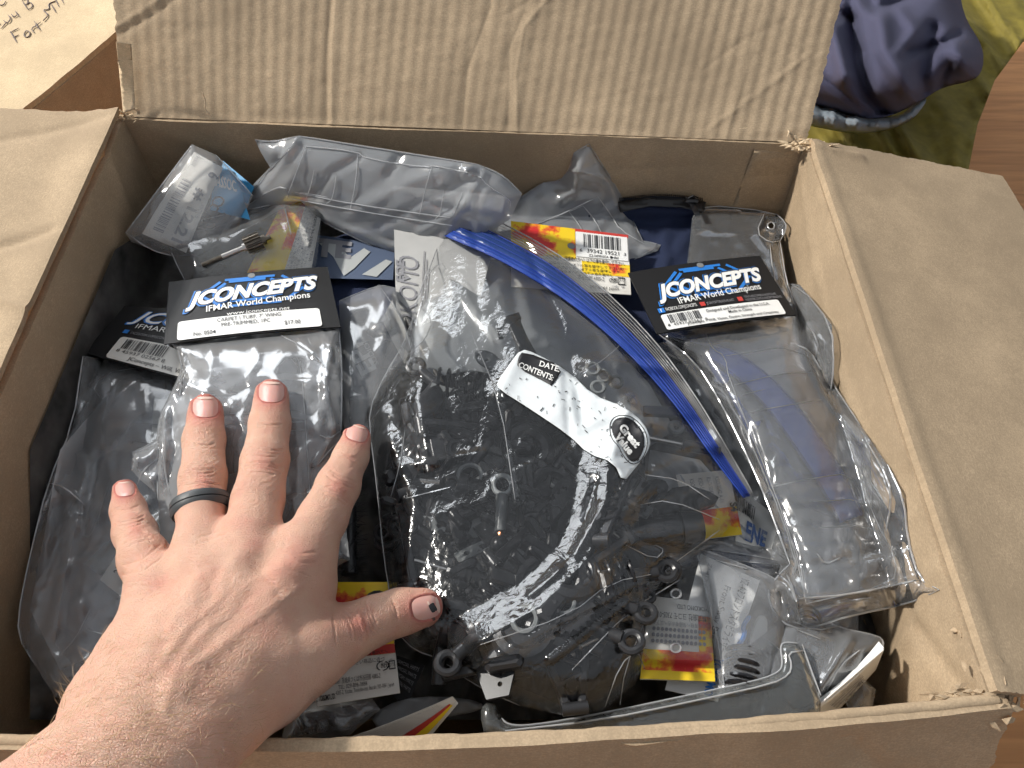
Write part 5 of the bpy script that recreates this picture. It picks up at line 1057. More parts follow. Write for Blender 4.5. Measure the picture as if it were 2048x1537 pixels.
sheet('white_clip', smooth_poly([(1516, 1228), (1536, 1236), (1534, 1262), (1540, 1290), (1516, 1300), (1498, 1290), (1506, 1260)], 2), -.050, M['pale_pl'], t, 6, .003)
wire('blue_lead', [(1500, 1232), (1484, 1254), (1492, 1270), (1470, 1300), (1452, 1330)], -.0485, .0011, M['blue_ink'], t, 8, 2); settle(t)
sp = k_spring(.0085, .020, 6, .0011, 'black_gl'); sp.location = PV(1486, 1342, -.050); sp.rotation_euler = (0, .15, 1.25); tag(sp, 'thick glossy black coil spring below the white clip', 'coil spring')
for k, (x, y) in enumerate(((1520, 1310), (1500, 1322), (1534, 1332))):
    q = PV(x, y, -.050+.001*k); mb = MB(); mb.tube([q+V3(.0042*cos(a), .0056*sin(a), .001*sin(a*2)) for a in [2*pi*i/22 for i in range(22)]], .0006, 6, True); o = mb.build('rubber_ring', M['black'], None, True); tag(o, 'thin black rubber ring above the glossy coil spring', 'ring', 'thin rubber rings by the coil spring')
t = thing('printed_card', 'upside down red and yellow card with dotted rows, at the bottom centre right', 'card')
c = Card(t, [(1430, 1364), (1280, 1358), (1298, 1192), (1420, 1206)], [-.044, -.044, -.052, -.052]); c.slab('card', M['paper'], .0007, nx=8)
c.slab('yellow_print', M['yellow_ink'], .0001, .0002, box=(0, 0, 1, .14)); c.slab('flame_print', M['flame2'], .0001, .0003, box=(0, .10, 1, .34)); c.slab('flame_print', M['flame3'], .0001, .0002, box=(0, .34, .2, .8))
for j in range(4): c.text('●●●●●●●●●●●●●' if j < 3 else 'のお客様へ保護者の方へ以下の', .10, .46+.075*j, .045, M['grey_ink'], .0008, width=.8)
c.text('株式会社 ヨコモ 7305-01', .08, .80, .07, M['black_ink'], .0008, width=.75); c.text('YOKOMO LTD.', .05, .92, .06, M['black_ink'], .0008, width=.5); settle(t)
t = thing('fastener_bag', 'clear reclosable bag with two moulded snap buttons over the upside down card', 'bag')
OF = [(1340, 1106), (1405, 1106), (1424, 1200), (1426, 1322), (1284, 1318), (1296, 1190), (1330, 1150)]
zF = pillow_z(OF, -.040, .002, 12, [], 99, .0006, 50); bag('front_film', OF, zF, film('thin_clear_film', haze=.05, crinkle=.04, rough=.12), t, 9, False)
for x, y in ((1352, 1188), (1352, 1296)): wire('snap_button', [(x+10*cos(a), y+9*sin(a)) for a in [2*pi*i/16 for i in range(16)]], zF, .0005, M['edge_soft'], t, 8, 0, .0004, True)
settle(t)
# bottom right: bag of rings with a folded white card
t = thing('ring_bag', 'clear bag of black rubber rings in the front right corner', 'bag')
OG2 = [(1500, 1290), (1580, 1230), (1640, 1236), (1680, 1256), (1756, 1272), (1768, 1284), (1764, 1300), (1720, 1350), (1660, 1380), (1640, 1420), (1560, 1450), (1500, 1430)]
zG2 = pillow_z(OG2, -.050, .007, 20, [([(1700, 1280), (1640, 1380)], 10, .004), ([(1610, 1240), (1680, 1260)], 6, .002)], 101, .0012, 40); sheet('blue_backing', [(1560, 1260), (1640, 1250), (1660, 1370), (1600, 1440), (1520, 1430)], -.056, simple('dusky_blue_card', (.10, .13, .17), .5), t, 10, .0005)
for k in range(16):
    x, y = 1610+rj.gauss(0, 20), 1290+rj.gauss(0, 34); q = PV(x, y, -.051+.0004*k); mb = MB(); rr = rj.uniform(.004, .0065); mb.tube([q+V3(rr*cos(a), rr*sin(a), .001*sin(a+k)) for a in [2*pi*i/20 for i in range(20)]], .0005, 5, True); mb.build('rubber_ring', M['black'], t, True)
bag('front_film', OG2, zG2, M['film_soft'], t, 8, False); labelled_edges([[(1580, 1230), (1640, 1236), (1680, 1256), (1756, 1272), (1768, 1284), (1764, 1300)], [(1720, 1300), (1680, 1330), (1650, 1390)], [(1520, 1270), (1560, 1300)], [(1590, 1244), (1630, 1262), (1680, 1252)], [(1594, 1260), (1640, 1278)]], zG2, t, .0004, 'edge_soft'); settle(t)
t = thing('folded_card', 'folded white card with barcode lines on edge in the front right corner', 'card')
c = Card(t, [(1768, 1300), (1612, 1434), (1660, 1440), (1752, 1340)], [-.040, -.042, -.062, -.062]); c.slab('outer_leaf', M['white'], .0006, nx=8); c.quads('barcode', [(.30+.0*i, .25+.07*i, .78, .27+.07*i+.02*(i % 2)) for i in range(7)], M['grey_ink'], .0009)
c2 = Card(t, [(1745, 1268), (1655, 1366), (1612, 1434), (1768, 1296)], [-.046, -.048, -.042, -.040], -.002); c2.slab('inner_leaf', M['white'], .0006, nx=6, box=(0, .55, 1, .98))
for u, v in ((.62, .15), (.56, .30), (.93, .5)): c.disc('staple_hole', u, v, .0009, M['paper'], .0012)
settle(t)
t = thing('wing_bag', 'crumpled scrap of clear bag between the folded card and the right wall', 'bag')
OW = [(1690, 1400), (1720, 1350), (1752, 1380), (1744, 1420), (1700, 1430)]
zW = pillow_z(OW, -.060, .005, 10, [], 103, .002, 20); bag('front_film', OW, zW, M['film_soft'], t, 6, False); settle(t)
# grey polycarbonate strip along the front
t = thing('plastic_body_panel', 'long grey tinted polycarbonate panel with two upright ends along the front wall', 'panel')
OP = smooth_poly([(966, 1408), (990, 1404), (1000, 1432), (1014, 1450), (1060, 1452), (1200, 1428), (1400, 1386), (1520, 1360), (1556, 1346), (1566, 1330), (1560, 1292), (1570, 1284), (1604, 1288), (1622, 1340), (1642, 1392), (1640, 1440), (1500, 1462), (1200, 1475), (970, 1475), (960, 1430)], 1)
zP = pillow_z(OP, -.040, .002, 6, [([(1010, 1462), (1200, 1440), (1560, 1362)], 5, .002)], 104, .0003, 80); sheet('panel', OP, zP, M['smoke'], t, 9, .0010)
labelled_edges([OP[4:24].tolist(), [(1010, 1462), (1200, 1441), (1400, 1400), (1545, 1368), (1578, 1350), (1584, 1330), (1576, 1306), (1604, 1302)], [(1604, 1288), (1622, 1340), (1642, 1392)]], zP, t, .0004, 'edge', .0004); settle(t)
t = thing('blue_foil_part', 'small iridescent blue film patch behind the tinted panel', 'film'); sheet('film_patch', smooth_poly([(1590, 1400), (1620, 1384), (1640, 1384), (1626, 1420), (1580, 1446), (1576, 1420)], 1), -.047, simple('blue_foil', (.05, .16, .26), .25), t, 7, .001); settle(t)
# bottom left: small bag, leaflet, address card
t = thing('printed_card', 'red and yellow address card showing below the thumb', 'card')
c = Card(t, [(655, 1165), (775, 1165), (800, 1386), (634, 1414)], [-.048, -.048, -.044, -.044]); c.slab('card', M['paper'], .0007, nx=8)
c.slab('flame_print', M['flame3'], .0001, .0003, box=(.1, .0, 1, .66)); c.text('Z', .02, .10, .06, M['black_ink'], .0008, bold=.03); c.quads('print_bar', [(.0, .10, .06, .24)], M['black_ink'], .0006); c.slab('red_edge', M['red_ink'], .0001, .0004, box=(.6, .58, 1, .66))
c.text('のお客様へ保護者の方へ', .3, .66, .03, M['black_ink'], .0006, width=.6); c.text('して下さい商品に近づ', .3, .72, .03, M['black_ink'], .0006, width=.55); recycle(c, .82, .76, .0024, M['black_ink'], .0006); c.text('紙', .795, .775, .035, M['black_ink'], .0006); c.quads('mark', [(.90, .725, .98, .735), (.90, .79, .98, .80), (.90, .725, .91, .80), (.97, .725, .98, .80)], M['black_ink'], .0006); c.text('プラ', .91, .775, .03, M['black_ink'], .0006, width=.055)
c.text('〒305-0861 茨城県つくば市谷田部 4385-2', .10, .855, .036, M['black_ink'], .0006, width=.68); c.text('TEL: 029-896-3888', .25, .90, .032, M['black_ink'], .0006, width=.36); c.text('4385-2, Yatabe, Tsukuba-city, Ibaraki 305-0861 Japan', .22, .94, .032, M['black_ink'], .0006, width=.72); c.text('YOKOMO LTD.', .02, .965, .04, M['black_ink'], .0006, width=.2, bold=.03); settle(t)
t = thing('fabric_bag', 'small clear bag of black ribbed fabric below the address card', 'bag')
OK_ = [(572, 1440), (600, 1410), (640, 1402), (740, 1390), (760, 1420), (700, 1470), (560, 1490)]
zK = pillow_z(OK_, -.048, .006, 14, [([(590, 1420), (610, 1450)], 5, .003)], 106, .0012, 30); sheet('ribbed_fabric', [(600, 1430), (700, 1410), (730, 1430), (690, 1480), (580, 1480)], add(zK, -.003), simple('ribbed_black_fabric', (.018, .020, .024), .8, bump=1., bscale=900, var=.5), t, 8, .001); bag('front_film', OK_, zK, M['film_soft'], t, 7, False); labelled_edges([[(572, 1440), (590, 1438), (600, 1458)], [(600, 1410), (640, 1402)]], zK, t, .0004, 'edge_soft'); settle(t)
t = thing('white_leaflet', 'pale cloth-like wrapper lying behind the folded leaflet', 'wrapper'); sheet('wrapper', smooth_poly([(740, 1430), (800, 1398), (880, 1392), (960, 1402), (970, 1420), (860, 1440), (760, 1470)], 1), lambda x, y: -.052+.003*fbm(x/30, y/30, s=8), simple('grey_translucent', (.16, .16, .16), .4), t, 9, .0006); settle(t)
t = thing('folded_leaflet', 'folded leaflet of small print with a red and yellow edge, sticking up at the front', 'leaflet')
c = Card(t, [(700, 1476), (905, 1394), (912, 1402), (846, 1476)], [-.044, -.034, -.036, -.046], .001); c.slab('top_page', M['paper'], .0005, nx=12); c.slab('red_edge', M['red_ink'], .0001, .0003, box=(0, .66, .9, .84)); c.slab('yellow_edge', M['yellow_ink'], .0001, .0003, box=(0, .84, .9, 1))
for i in range(9): c.text('notice: keep small parts away from children and read all of this', .05, .1+.07*i, .05, M['grey_ink'], .0006, width=.8, res=1)
c2 = Card(t, [(700, 1484), (912, 1402), (916, 1408), (850, 1486)], [-.048, -.037, -.037, -.049]); c2.slab('under_page', M['paper'], .0005, nx=8); settle(t)
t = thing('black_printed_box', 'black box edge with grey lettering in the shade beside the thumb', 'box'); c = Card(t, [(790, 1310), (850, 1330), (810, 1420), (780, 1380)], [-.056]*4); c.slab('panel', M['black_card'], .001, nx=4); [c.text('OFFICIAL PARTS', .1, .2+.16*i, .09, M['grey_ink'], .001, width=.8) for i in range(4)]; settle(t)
# left of the hand
t = thing('blank_card', 'pale blank card tucked under the little finger at the left', 'card'); c = Card(t, [(168, 1126), (300, 1010), (360, 1060), (212, 1160)], [-.054]*4); c.slab('card', M['smoke'], .0006, nx=5); settle(t)
t = thing('printed_card', 'small beige card with sideways print peeking out left of the hand', 'card'); c = Card(t, [(330, 1080), (300, 1240), (200, 1160), (245, 1090)], [-.050]*4); c.slab('card', M['paper'], .0006, nx=5); c.text('uedan', .25, .80, .08, M['black_ink'], .0008, rot=-20); c.text('a C', .55, .85, .14, M['black_ink'], .0008, bold=.03); settle(t)
t = thing('beige_card', 'narrow beige card upright inside the left hand bags', 'card'); c = Card(t, [(308, 800), (345, 800), (330, 960), (296, 960)], [-.060]*4); c.slab('card', M['paper'], .0006, nx=4); settle(t)
t = thing('film_scrap', 'shiny crinkled scrap of clear film left of the ring finger', 'film')
OX = [(264, 905), (300, 890), (330, 870), (345, 960), (310, 985), (280, 960), (262, 940)]; zX = pillow_z(OX, -.040, .005, 10, [], 107, .003, 16); bag('film', OX, zX, M['film_soft'], t, 6, False); labelled_edges([[(264, 905), (300, 890), (330, 868)], [(275, 968), (285, 940), (320, 915)]], zX, t, .0004, 'edge_soft'); settle(t)
# loose dark cards and pieces filling the gaps, in the deep shade
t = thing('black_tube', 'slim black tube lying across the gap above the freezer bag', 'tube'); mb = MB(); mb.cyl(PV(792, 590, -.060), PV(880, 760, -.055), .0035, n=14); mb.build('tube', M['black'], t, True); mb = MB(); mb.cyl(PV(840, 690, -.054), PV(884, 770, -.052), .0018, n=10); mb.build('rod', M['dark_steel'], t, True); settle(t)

# ------------------------------------------------------------------ the hand: one continuous skin grown from a signed distance field
def q3(px, py, z): return P(px, py, z)
def chain(pts):
    """(px, py, z, radius in photo pixels) -> (point, radius m)"""
    return [(P(a, b, z), r*depth(a, b, z)/F) for a, b, z, r in pts]
FG = {
 'little': chain([(250, 984, -.026, 23), (257, 1020, -.023, 30), (270, 1066, -.018, 36.5), (290, 1120, -.010, 41), (318, 1180, -.004, 50)]),
 'ring':   chain([(411, 824, -.024, 31.5), (408, 880, -.020, 36), (406, 958, -.012, 41), (402, 1020, -.008, 42.5), (404, 1100, -.001, 47), (410, 1150, .001, 50)]),
 'middle': chain([(543, 794, -.024, 32), (540, 848, -.020, 36), (530, 922, -.012, 42), (516, 1000, -.006, 46), (502, 1080, .001, 52), (492, 1130, .003, 54)]),
 'index':  chain([(713, 878, -.024, 27), (702, 914, -.021, 31), (676, 972, -.014, 39.5), (646, 1036, -.008, 44), (608, 1110, .001, 54), (590, 1150, .002, 56)]),
 'thumb':  chain([(846, 1216, -.022, 37), (800, 1224, -.020, 41), (745, 1243, -.016, 44), (690, 1268, -.012, 52), (615, 1308, -.006, 68), (540, 1350, -.001, 84)]),
}
wr = chain([(246, 1412, .014, 92), (330, 1400, .018, 104), (440, 1400, .012, 100)])
fa = chain([(180, 1550, .034, 118), (250, 1560, .040, 130), (330, 1570, .034, 118)])
fe = [(p+np.array([-.045, -.060, .050]), r*1.15) for p, r in fa]; fe2 = [(p+np.array([-.11, -.15, .10]), r*1.35) for p, r in fa]
PALM = []   # (a, ra, b, rb)
def seg(A, B): PALM.append((A[0], A[1], B[0], B[1]))
heel = chain([(470, 1370, .002, 88), (300, 1330, .008, 92)])
for f, w in (('little', wr[0]), ('ring', wr[1]), ('middle', wr[1]), ('index', wr[2])): seg((FG[f][-1][0], FG[f][-1][1]), w)
seg((FG['little'][-1][0], FG['little'][-1][1]), (FG['ring'][-1][0], FG['ring'][-1][1])); seg((FG['ring'][-1][0], FG['ring'][-1][1]), (FG['middle'][-1][0], FG['middle'][-1][1])); seg((FG['middle'][-1][0], FG['middle'][-1][1]), (FG['index'][-1][0], FG['index'][-1][1]))
ir = chain([(612, 1180, -.006, 52), (560, 1290, -.002, 74)]); seg((FG['index'][-1][0], FG['index'][-1][1]*.95), ir[0]); seg(ir[0], ir[1])
lr = chain([(308, 1235, .0, 52), (280, 1320, .004, 62)]); seg(lr[0], lr[1]); seg(lr[1], wr[0]); seg(heel[0], heel[1])
mid_ = chain([(430, 1230, .002, 66), (500, 1220, .002, 66), (380, 1260, .003, 66)]); seg(mid_[0], mid_[1]); seg(mid_[0], mid_[2]); seg(mid_[1], heel[0]); seg(mid_[2], wr[1])
seg(FG['thumb'][-1], wr[2]); seg(FG['thumb'][-1], heel[0]); seg(wr[0], wr[1]); seg(wr[1], wr[2])
for i in range(3): seg(wr[i], fa[i]); seg(fa[i], fe[i]); seg(fe[i], fe2[i])
allp = [p for f in FG.values() for p, r in f]+[a for a, _, b, _ in PALM]+[b for a, _, b, _ in PALM]
mn = np.min(allp, 0)-.05; mx = np.max(allp, 0)+.05; mn[1] = max(mn[1], -.10)
h = .00116; dims = np.ceil((mx-mn)/h).astype(int); FLD = np.full(dims, .02, np.float32)
def smin_into(A, ra, B, rb, k):
    A = np.asarray(A); B = np.asarray(B); pad = max(ra, rb)+.014; lo = np.maximum(((np.minimum(A, B)-pad-mn)/h).astype(int), 0); hi = np.minimum(((np.maximum(A, B)+pad-mn)/h).astype(int)+1, dims)
    if np.any(hi <= lo): return
    g = [mn[i]+h*np.arange(lo[i], hi[i], dtype=np.float32) for i in range(3)]
    X, Y, Z = g[0][:, None, None]-A[0], g[1][None, :, None]-A[1], g[2][None, None, :]-A[2]; ab = B-A; q = float(ab@ab)+1e-12
    t = np.clip((X*ab[0]+Y*ab[1]+Z*ab[2])/q, 0, 1); d = np.sqrt((X-t*ab[0])**2+(Y-t*ab[1])**2+(Z-t*ab[2])**2)-(ra+(rb-ra)*t)
    s = tuple(slice(lo[i], hi[i]) for i in range(3)); a = FLD[s]; hh = np.maximum(k-np.abs(a-d), 0)/k; FLD[s] = np.minimum(a, d)-hh*hh*k*.25
for a, ra, b, rb in PALM: smin_into(a, ra*.94, b, rb*.94, .009)
for n_, f in FG.items():
    for i in range(len(f)-1): smin_into(f[i][0], f[i][1]*1.085, f[i+1][0], f[i+1][1]*1.085, .0035 if i < len(f)-2 else .007)
def surface_nets(S):
    """naive surface nets"""
    nx, ny, nz = S.shape; ins = S < 0; c = ins[:-1, :-1, :-1].astype(np.int8)
    cnt = np.zeros((nx-1, ny-1, nz-1), np.int8)
    for i in (0, 1):
        for j in (0, 1):
            for k in (0, 1): cnt += ins[i:nx-1+i, j:ny-1+j, k:nz-1+k]
    act = (cnt > 0) & (cnt < 8); ids = np.full(act.shape, -1, np.int64); I = np.argwhere(act); ids[tuple(I.T)] = np.arange(len(I))
    acc = np.zeros((len(I), 3)); n = np.zeros(len(I)); cor = {}
    for i in (0, 1):
        for j in (0, 1):
            for k in (0, 1): cor[i, j, k] = S[I[:, 0]+i, I[:, 1]+j, I[:, 2]+k]
    for ax in range(3):
        for u in (0, 1):
            for v in (0, 1):
                a = [0, 0, 0]; b = [0, 0, 0]; o_ = [q for q in range(3) if q != ax]; a[o_[0]] = b[o_[0]] = u; a[o_[1]] = b[o_[1]] = v; b[ax] = 1
                A, B = cor[tuple(a)], cor[tuple(b)]; m_ = (A < 0) != (B < 0); t = np.where(m_, A/np.where(m_, A-B, 1), 0)
                p = np.tile(np.array(a, float), (len(I), 1)); p[:, ax] = t; acc += p*m_[:, None]; n += m_
    V = (I+acc/n[:, None]); Q = []
    for ax in range(3):
        sl0 = [slice(None)]*3; sl1 = [slice(None)]*3; sl0[ax] = slice(0, -1); sl1[ax] = slice(1, None); A = ins[tuple(sl0)]; B = ins[tuple(sl1)]; E = np.argwhere(A != B); o_ = [q for q in range(3) if q != ax]
        E = E[(E[:, o_[0]] > 0) & (E[:, o_[1]] > 0) & (E[:, o_[0]] < S.shape[o_[0]]-1) & (E[:, o_[1]] < S.shape[o_[1]]-1)]
        def idx(du, dv): e = E.copy(); e[:, o_[0]] -= du; e[:, o_[1]] -= dv; return ids[tuple(e.T)]
        q = np.stack([idx(0, 0), idx(1, 0), idx(1, 1), idx(0, 1)], 1); flip = A[tuple(E.T)]
        if ax == 1: flip = ~flip
        q = np.where(flip[:, None], q, q[:, ::-1]); Q.append(q)
    Q = np.vstack(Q); return V, Q[(Q >= 0).all(1)]
Vh, Qh = surface_nets(FLD); Vh = mn+Vh*h
del FLD
def smoothV(V, Q, it, k=.5):
    n = len(V); E = np.vstack([Q[:, [0, 1]], Q[:, [1, 2]], Q[:, [2, 3]], Q[:, [3, 0]]])
    cnt = np.bincount(E[:, 0], minlength=n)+np.bincount(E[:, 1], minlength=n)
    for _ in range(it):
        S_ = np.stack([np.bincount(E[:, 0], V[E[:, 1], c_], n)+np.bincount(E[:, 1], V[E[:, 0], c_], n) for c_ in range(3)], 1)/cnt[:, None]; V = V+(S_-V)*k
    return V
Vh = smoothV(Vh, Qh, 6)
me = mesh('skin', Vh, Qh, True); ho = link('tmp', me); md = ho.modifiers.new('s', 'SUBSURF'); md.levels = 1; md.render_levels = 1
bpy.context.view_layer.update(); ev = ho.evaluated_get(bpy.context.evaluated_depsgraph_get()); me2 = bpy.data.meshes.new_from_object(ev); bpy.data.objects.remove(ho)
NV = len(me2.vertices); Vh = np.empty(NV*3); me2.vertices.foreach_get('co', Vh); Vh = Vh.reshape(-1, 3); Nn = np.empty(NV*3); me2.vertices.foreach_get('normal', Nn); Nn = Nn.reshape(-1, 3)
cen = np.mean([p for p, r in wr], 0)
if np.mean(np.einsum('ij,ij->i', Nn, Vh-Vh.mean(0))) < 0: me2.flip_normals(); Nn = -Nn
def proj(V):
    x, y, z = V[:, 0], V[:, 1], V[:, 2]-H; f_ = y*CP-z*SP; u_ = y*SP+z*CP; return 1024+F*x/f_, 768.5-F*u_/f_
pxh, pyh = proj(Vh); PT = np.stack([pxh, pyh], 1); up_ = np.clip((Nn[:, 2]+.15)*1.6, 0, 1)
def line_d(L, w, box_=None):
    L = np.array(L, float); lo = L.min(0)-4*w; hi = L.max(0)+4*w; m_ = (PT[:, 0] > lo[0]) & (PT[:, 0] < hi[0]) & (PT[:, 1] > lo[1]) & (PT[:, 1] < hi[1]) & (up_ > 0)
    r = np.zeros(NV); r[m_] = np.exp(-(dist_lines(PT[m_], L)/w)**2); return r
D = np.zeros(NV); RED = np.zeros(NV)
# tendons and veins on the back of the hand
for L, w, a in (([(590, 1120), (520, 1200), (430, 1300), (360, 1390)], 11, .0013), ([(498, 1110), (450, 1200), (390, 1300), (345, 1390)], 10, .0012), ([(404, 1120), (385, 1200), (350, 1300), (320, 1390)], 9, .0008), ([(310, 1150), (300, 1240), (290, 1330)], 9, .0006),
                ([(560, 1135), (480, 1180), (455, 1240), (400, 1270), (345, 1350), (330, 1420)], 6, .0010), ([(470, 1120), (440, 1160), (445, 1200), (380, 1250), (320, 1330)], 5.5, .0009), ([(420, 1140), (365, 1190), (340, 1260)], 5, .0007), ([(590, 1180), (520, 1230), (440, 1300), (380, 1340)], 5, .0008),
                ([(500, 1120), (560, 1180), (600, 1260)], 6, -.0006), ([(450, 1120), (430, 1180)], 12, -.0008), ([(540, 1110), (500, 1190)], 14, -.0009), ([(360, 1150), (350, 1220)], 11, -.0006), ([(330, 1400), (400, 1420), (470, 1400)], 8, -.0005),
                ([(200, 1400), (260, 1420)], 14, .0012), ([(600, 1090), (610, 1110), (590, 1130)], 20, .0014), ([(500, 1080), (500, 1100)], 20, .0012), ([(405, 1100), (405, 1110)], 18, .0006), ([(305, 1160), (310, 1170)], 18, .0006)): D += line_d(smooth_poly(L, 2, False) if len(L) > 2 else L, w*2.1)*a*.66
rc = random.Random(8)
def knuckle(c, ang, hw, offs, amp, w=1.7, bow=3.):
    a = R(ang); ax = np.array([cos(a), sin(a)]); lt = np.array([-sin(a), cos(a)]); c = np.array(c, float); res = np.zeros(NV)
    for s_ in offs:
        k = hw*rc.uniform(.55, .95); sh = rc.uniform(-.12, .12)*hw; L = [tuple(c+ax*(s_+bow*(1 if s_ > 0 else -1)*(1-t*t)*-1+rc.uniform(-.7, .7))+lt*(t*k+sh)) for t in np.linspace(-1, 1, 9)]; res += line_d(L, w)*rc.uniform(.7, 1.2)
    return -amp*res
for c_, an, hw, big in (((406, 962), 90, 36, 1), ((408, 893), 90, 30, 0), ((530, 922), 96, 38, 1), ((540, 852), 93, 30, 0), ((677, 974), 117, 34, 1), ((700, 916), 110, 24, 0), ((270, 1062), 74, 30, 1), ((258, 1020), 80, 22, 0), ((722, 1248), 160, 38, 1), ((790, 1226), 168, 30, 0)):
    offs = [-24, -17, -10, 8, 13, 19, 26] if big else [-5, 1, 6]
    D += knuckle(c_, an, hw, offs, .00052 if big else .0004, 2.0); b_ = line_d([(c_[0]-1, c_[1]), (c_[0]+1, c_[1])], hw*.62); D += b_*(.0007 if big else .0002); RED += b_*(.55 if big else .2)
for L in ([(700, 1225), (712, 1260), (716, 1290)], [(728, 1230), (734, 1262), (735, 1282)], [(745, 1224), (752, 1250)], [(662, 1215), (668, 1250), (672, 1290)], [(570, 1090), (600, 1110), (630, 1105)], [(575, 1115), (600, 1128), (628, 1126)], [(580, 1140), (610, 1150)], [(310, 1090), (330, 1100), (335, 1086)], [(250, 1130), (285, 1120), (320, 1090)], [(245, 1150), (290, 1142), (330, 1110)], [(400, 1075), (440, 1062)], [(395, 1090), (450, 1070)]): D -= line_d(L, 2.0)*.0004
# fine skin grain: tension lines that run across the hand
g1 = ridged(pxh/16+1.2*fbm(pxh/60, pyh/60, s=5), (pyh+pxh*.45)/4.6, 21, 2.)-.33; D += g1*.00017*up_*np.clip(.4+fbm(pxh/80, pyh/80, s=9), 0, 1)*1.4
D += .0004*fbm(Vh[:, 0]*70, Vh[:, 1]*70, Vh[:, 2]*70, s=12, o=3)
# soften creases where nails will sit
NAILS = [('little', (250, 979), 84, 19, 14), ('ring', (411, 815), 90, 25, 20), ('middle', (543, 785), 92, 25, 20), ('index', (714, 868), 107, 21, 15), ('thumb', (851, 1216), 168, 23, 27)]
for n_, c_, an, hw, hl in NAILS:
    a = R(an); ax = np.array([cos(a), sin(a)]); lt = np.array([-sin(a), cos(a)]); rel = PT-np.array(c_); u_ = rel@ax/hl; v_ = rel@lt/hw; rr = (np.abs(u_)**3+np.abs(v_)**3)**(1/3.)
    near = (rr < 2) & (up_ > 0); D += np.where(near, np.exp(-((rr-1.20)/.12)**2)*.00045*np.where(u_ > .5, .2, 1)*up_-np.exp(-((rr-1.03)/.06)**2)*.00035, 0); RED += np.where(near, np.exp(-((rr-1.05)/.10)**2)*.9, 0); D -= np.where(near & (rr < 1.), .0002, 0); RED += np.where(near, np.exp(-(rr/1.5)**2)*.7, 0)  # groove shade round each nail is also painted as darker red
    RED += line_d([tuple(np.array(c_)-ax*hl*.3), tuple(np.array(c_)+ax*hl*.4)], hw*1.3)*.5
for c_, w in (((600, 1110), 34), ((500, 1090), 30), ((320, 1160), 30), ((420, 1150), 30), ((690, 1250), 50)): RED += line_d([(c_[0]-1, c_[1]), (c_[0]+1, c_[1])], w)*.4
RED += .35*fbm(Vh[:, 0]*45, Vh[:, 1]*45, Vh[:, 2]*45, s=33, o=4)
Vd = Vh+Nn*D[:, None]; me2.vertices.foreach_set('co', Vd.astype(np.float32).ravel()); me2.update()
at = me2.attributes.new('redness_and_groove_shade', 'FLOAT', 'POINT'); at.data.foreach_set('value', np.clip(RED*.66+.22, 0, 1).astype(np.float32))
me2.polygons.foreach_set('use_smooth', np.ones(len(me2.polygons), bool)); me2.materials.clear()
m, nt = newmat('skin'); out = nd(nt, 'ShaderNodeOutputMaterial'); b = nd(nt, 'ShaderNodeBsdfPrincipled')
b.inputs['Roughness'].default_value = .46; b.inputs['Specular IOR Level'].default_value = .42; b.inputs['Subsurface Weight'].default_value = .14; b.inputs['Subsurface Radius'].default_value = (1., .35, .2); b.inputs['Subsurface Scale'].default_value = .0035
an_ = nd(nt, 'ShaderNodeAttribute', attribute_name='redness_and_groove_shade'); co = coord(nt)
n1 = nd(nt, 'ShaderNodeTexNoise', i_Scale=130.); n1.inputs['Detail'].default_value = 6; lk(nt, co, n1.inputs[0])
f_ = mathn(nt, 'ADD', mathn(nt, 'MULTIPLY', an_.outputs['Fac'], .75), mathn(nt, 'MULTIPLY', n1.outputs[0], .45))
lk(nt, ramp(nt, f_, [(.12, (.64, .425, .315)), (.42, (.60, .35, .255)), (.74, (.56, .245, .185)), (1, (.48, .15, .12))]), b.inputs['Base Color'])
v1 = nd(nt, 'ShaderNodeTexVoronoi', feature='DISTANCE_TO_EDGE', i_Scale=820.); lk(nt, coord(nt, 'Object', (1, 1.7, 1), (0, 0, .5)), v1.inputs[0])
n2 = nd(nt, 'ShaderNodeTexNoise', i_Scale=2400.); lk(nt, co, n2.inputs[0]); n3 = nd(nt, 'ShaderNodeTexNoise', i_Scale=1.); n3.inputs['Detail'].default_value = 3; n3.inputs['Distortion'].default_value = .4; lk(nt, coord(nt, 'Object', (260, 1500, 400), (0, 0, .45)), n3.inputs[0])
hh = mathn(nt, 'ADD', mathn(nt, 'MINIMUM', mathn(nt, 'MULTIPLY', v1.outputs[0], 3.), .45), mathn(nt, 'ADD', mathn(nt, 'MULTIPLY', n2.outputs[0], .35), mathn(nt, 'MULTIPLY', n3.outputs[0], 1.1)))
bp = nd(nt, 'ShaderNodeBump'); bp.inputs['Strength'].default_value = .75; bp.inputs['Distance'].default_value = .0006; lk(nt, hh, bp.inputs['Height']); lk(nt, bp.outputs[0], b.inputs['Normal']); lk(nt, b.outputs[0], out.inputs[0]); M['skin'] = m
person = thing('person', 'left hand and forearm laid palm down on the bags, fingers spread', 'person')
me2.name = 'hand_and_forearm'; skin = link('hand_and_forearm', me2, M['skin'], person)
from mathutils.bvhtree import BVHTree
bvh = BVHTree.FromPolygons([Vector(v) for v in Vd.tolist()], [tuple(p.vertices) for p in me2.polygons]); CAMP = Vector((0, 0, H))
def hit(px, py):
    d = (PV(px, py, -.2)-CAMP).normalized(); loc, nor, i, ds = bvh.ray_cast(CAMP, d); return loc, nor
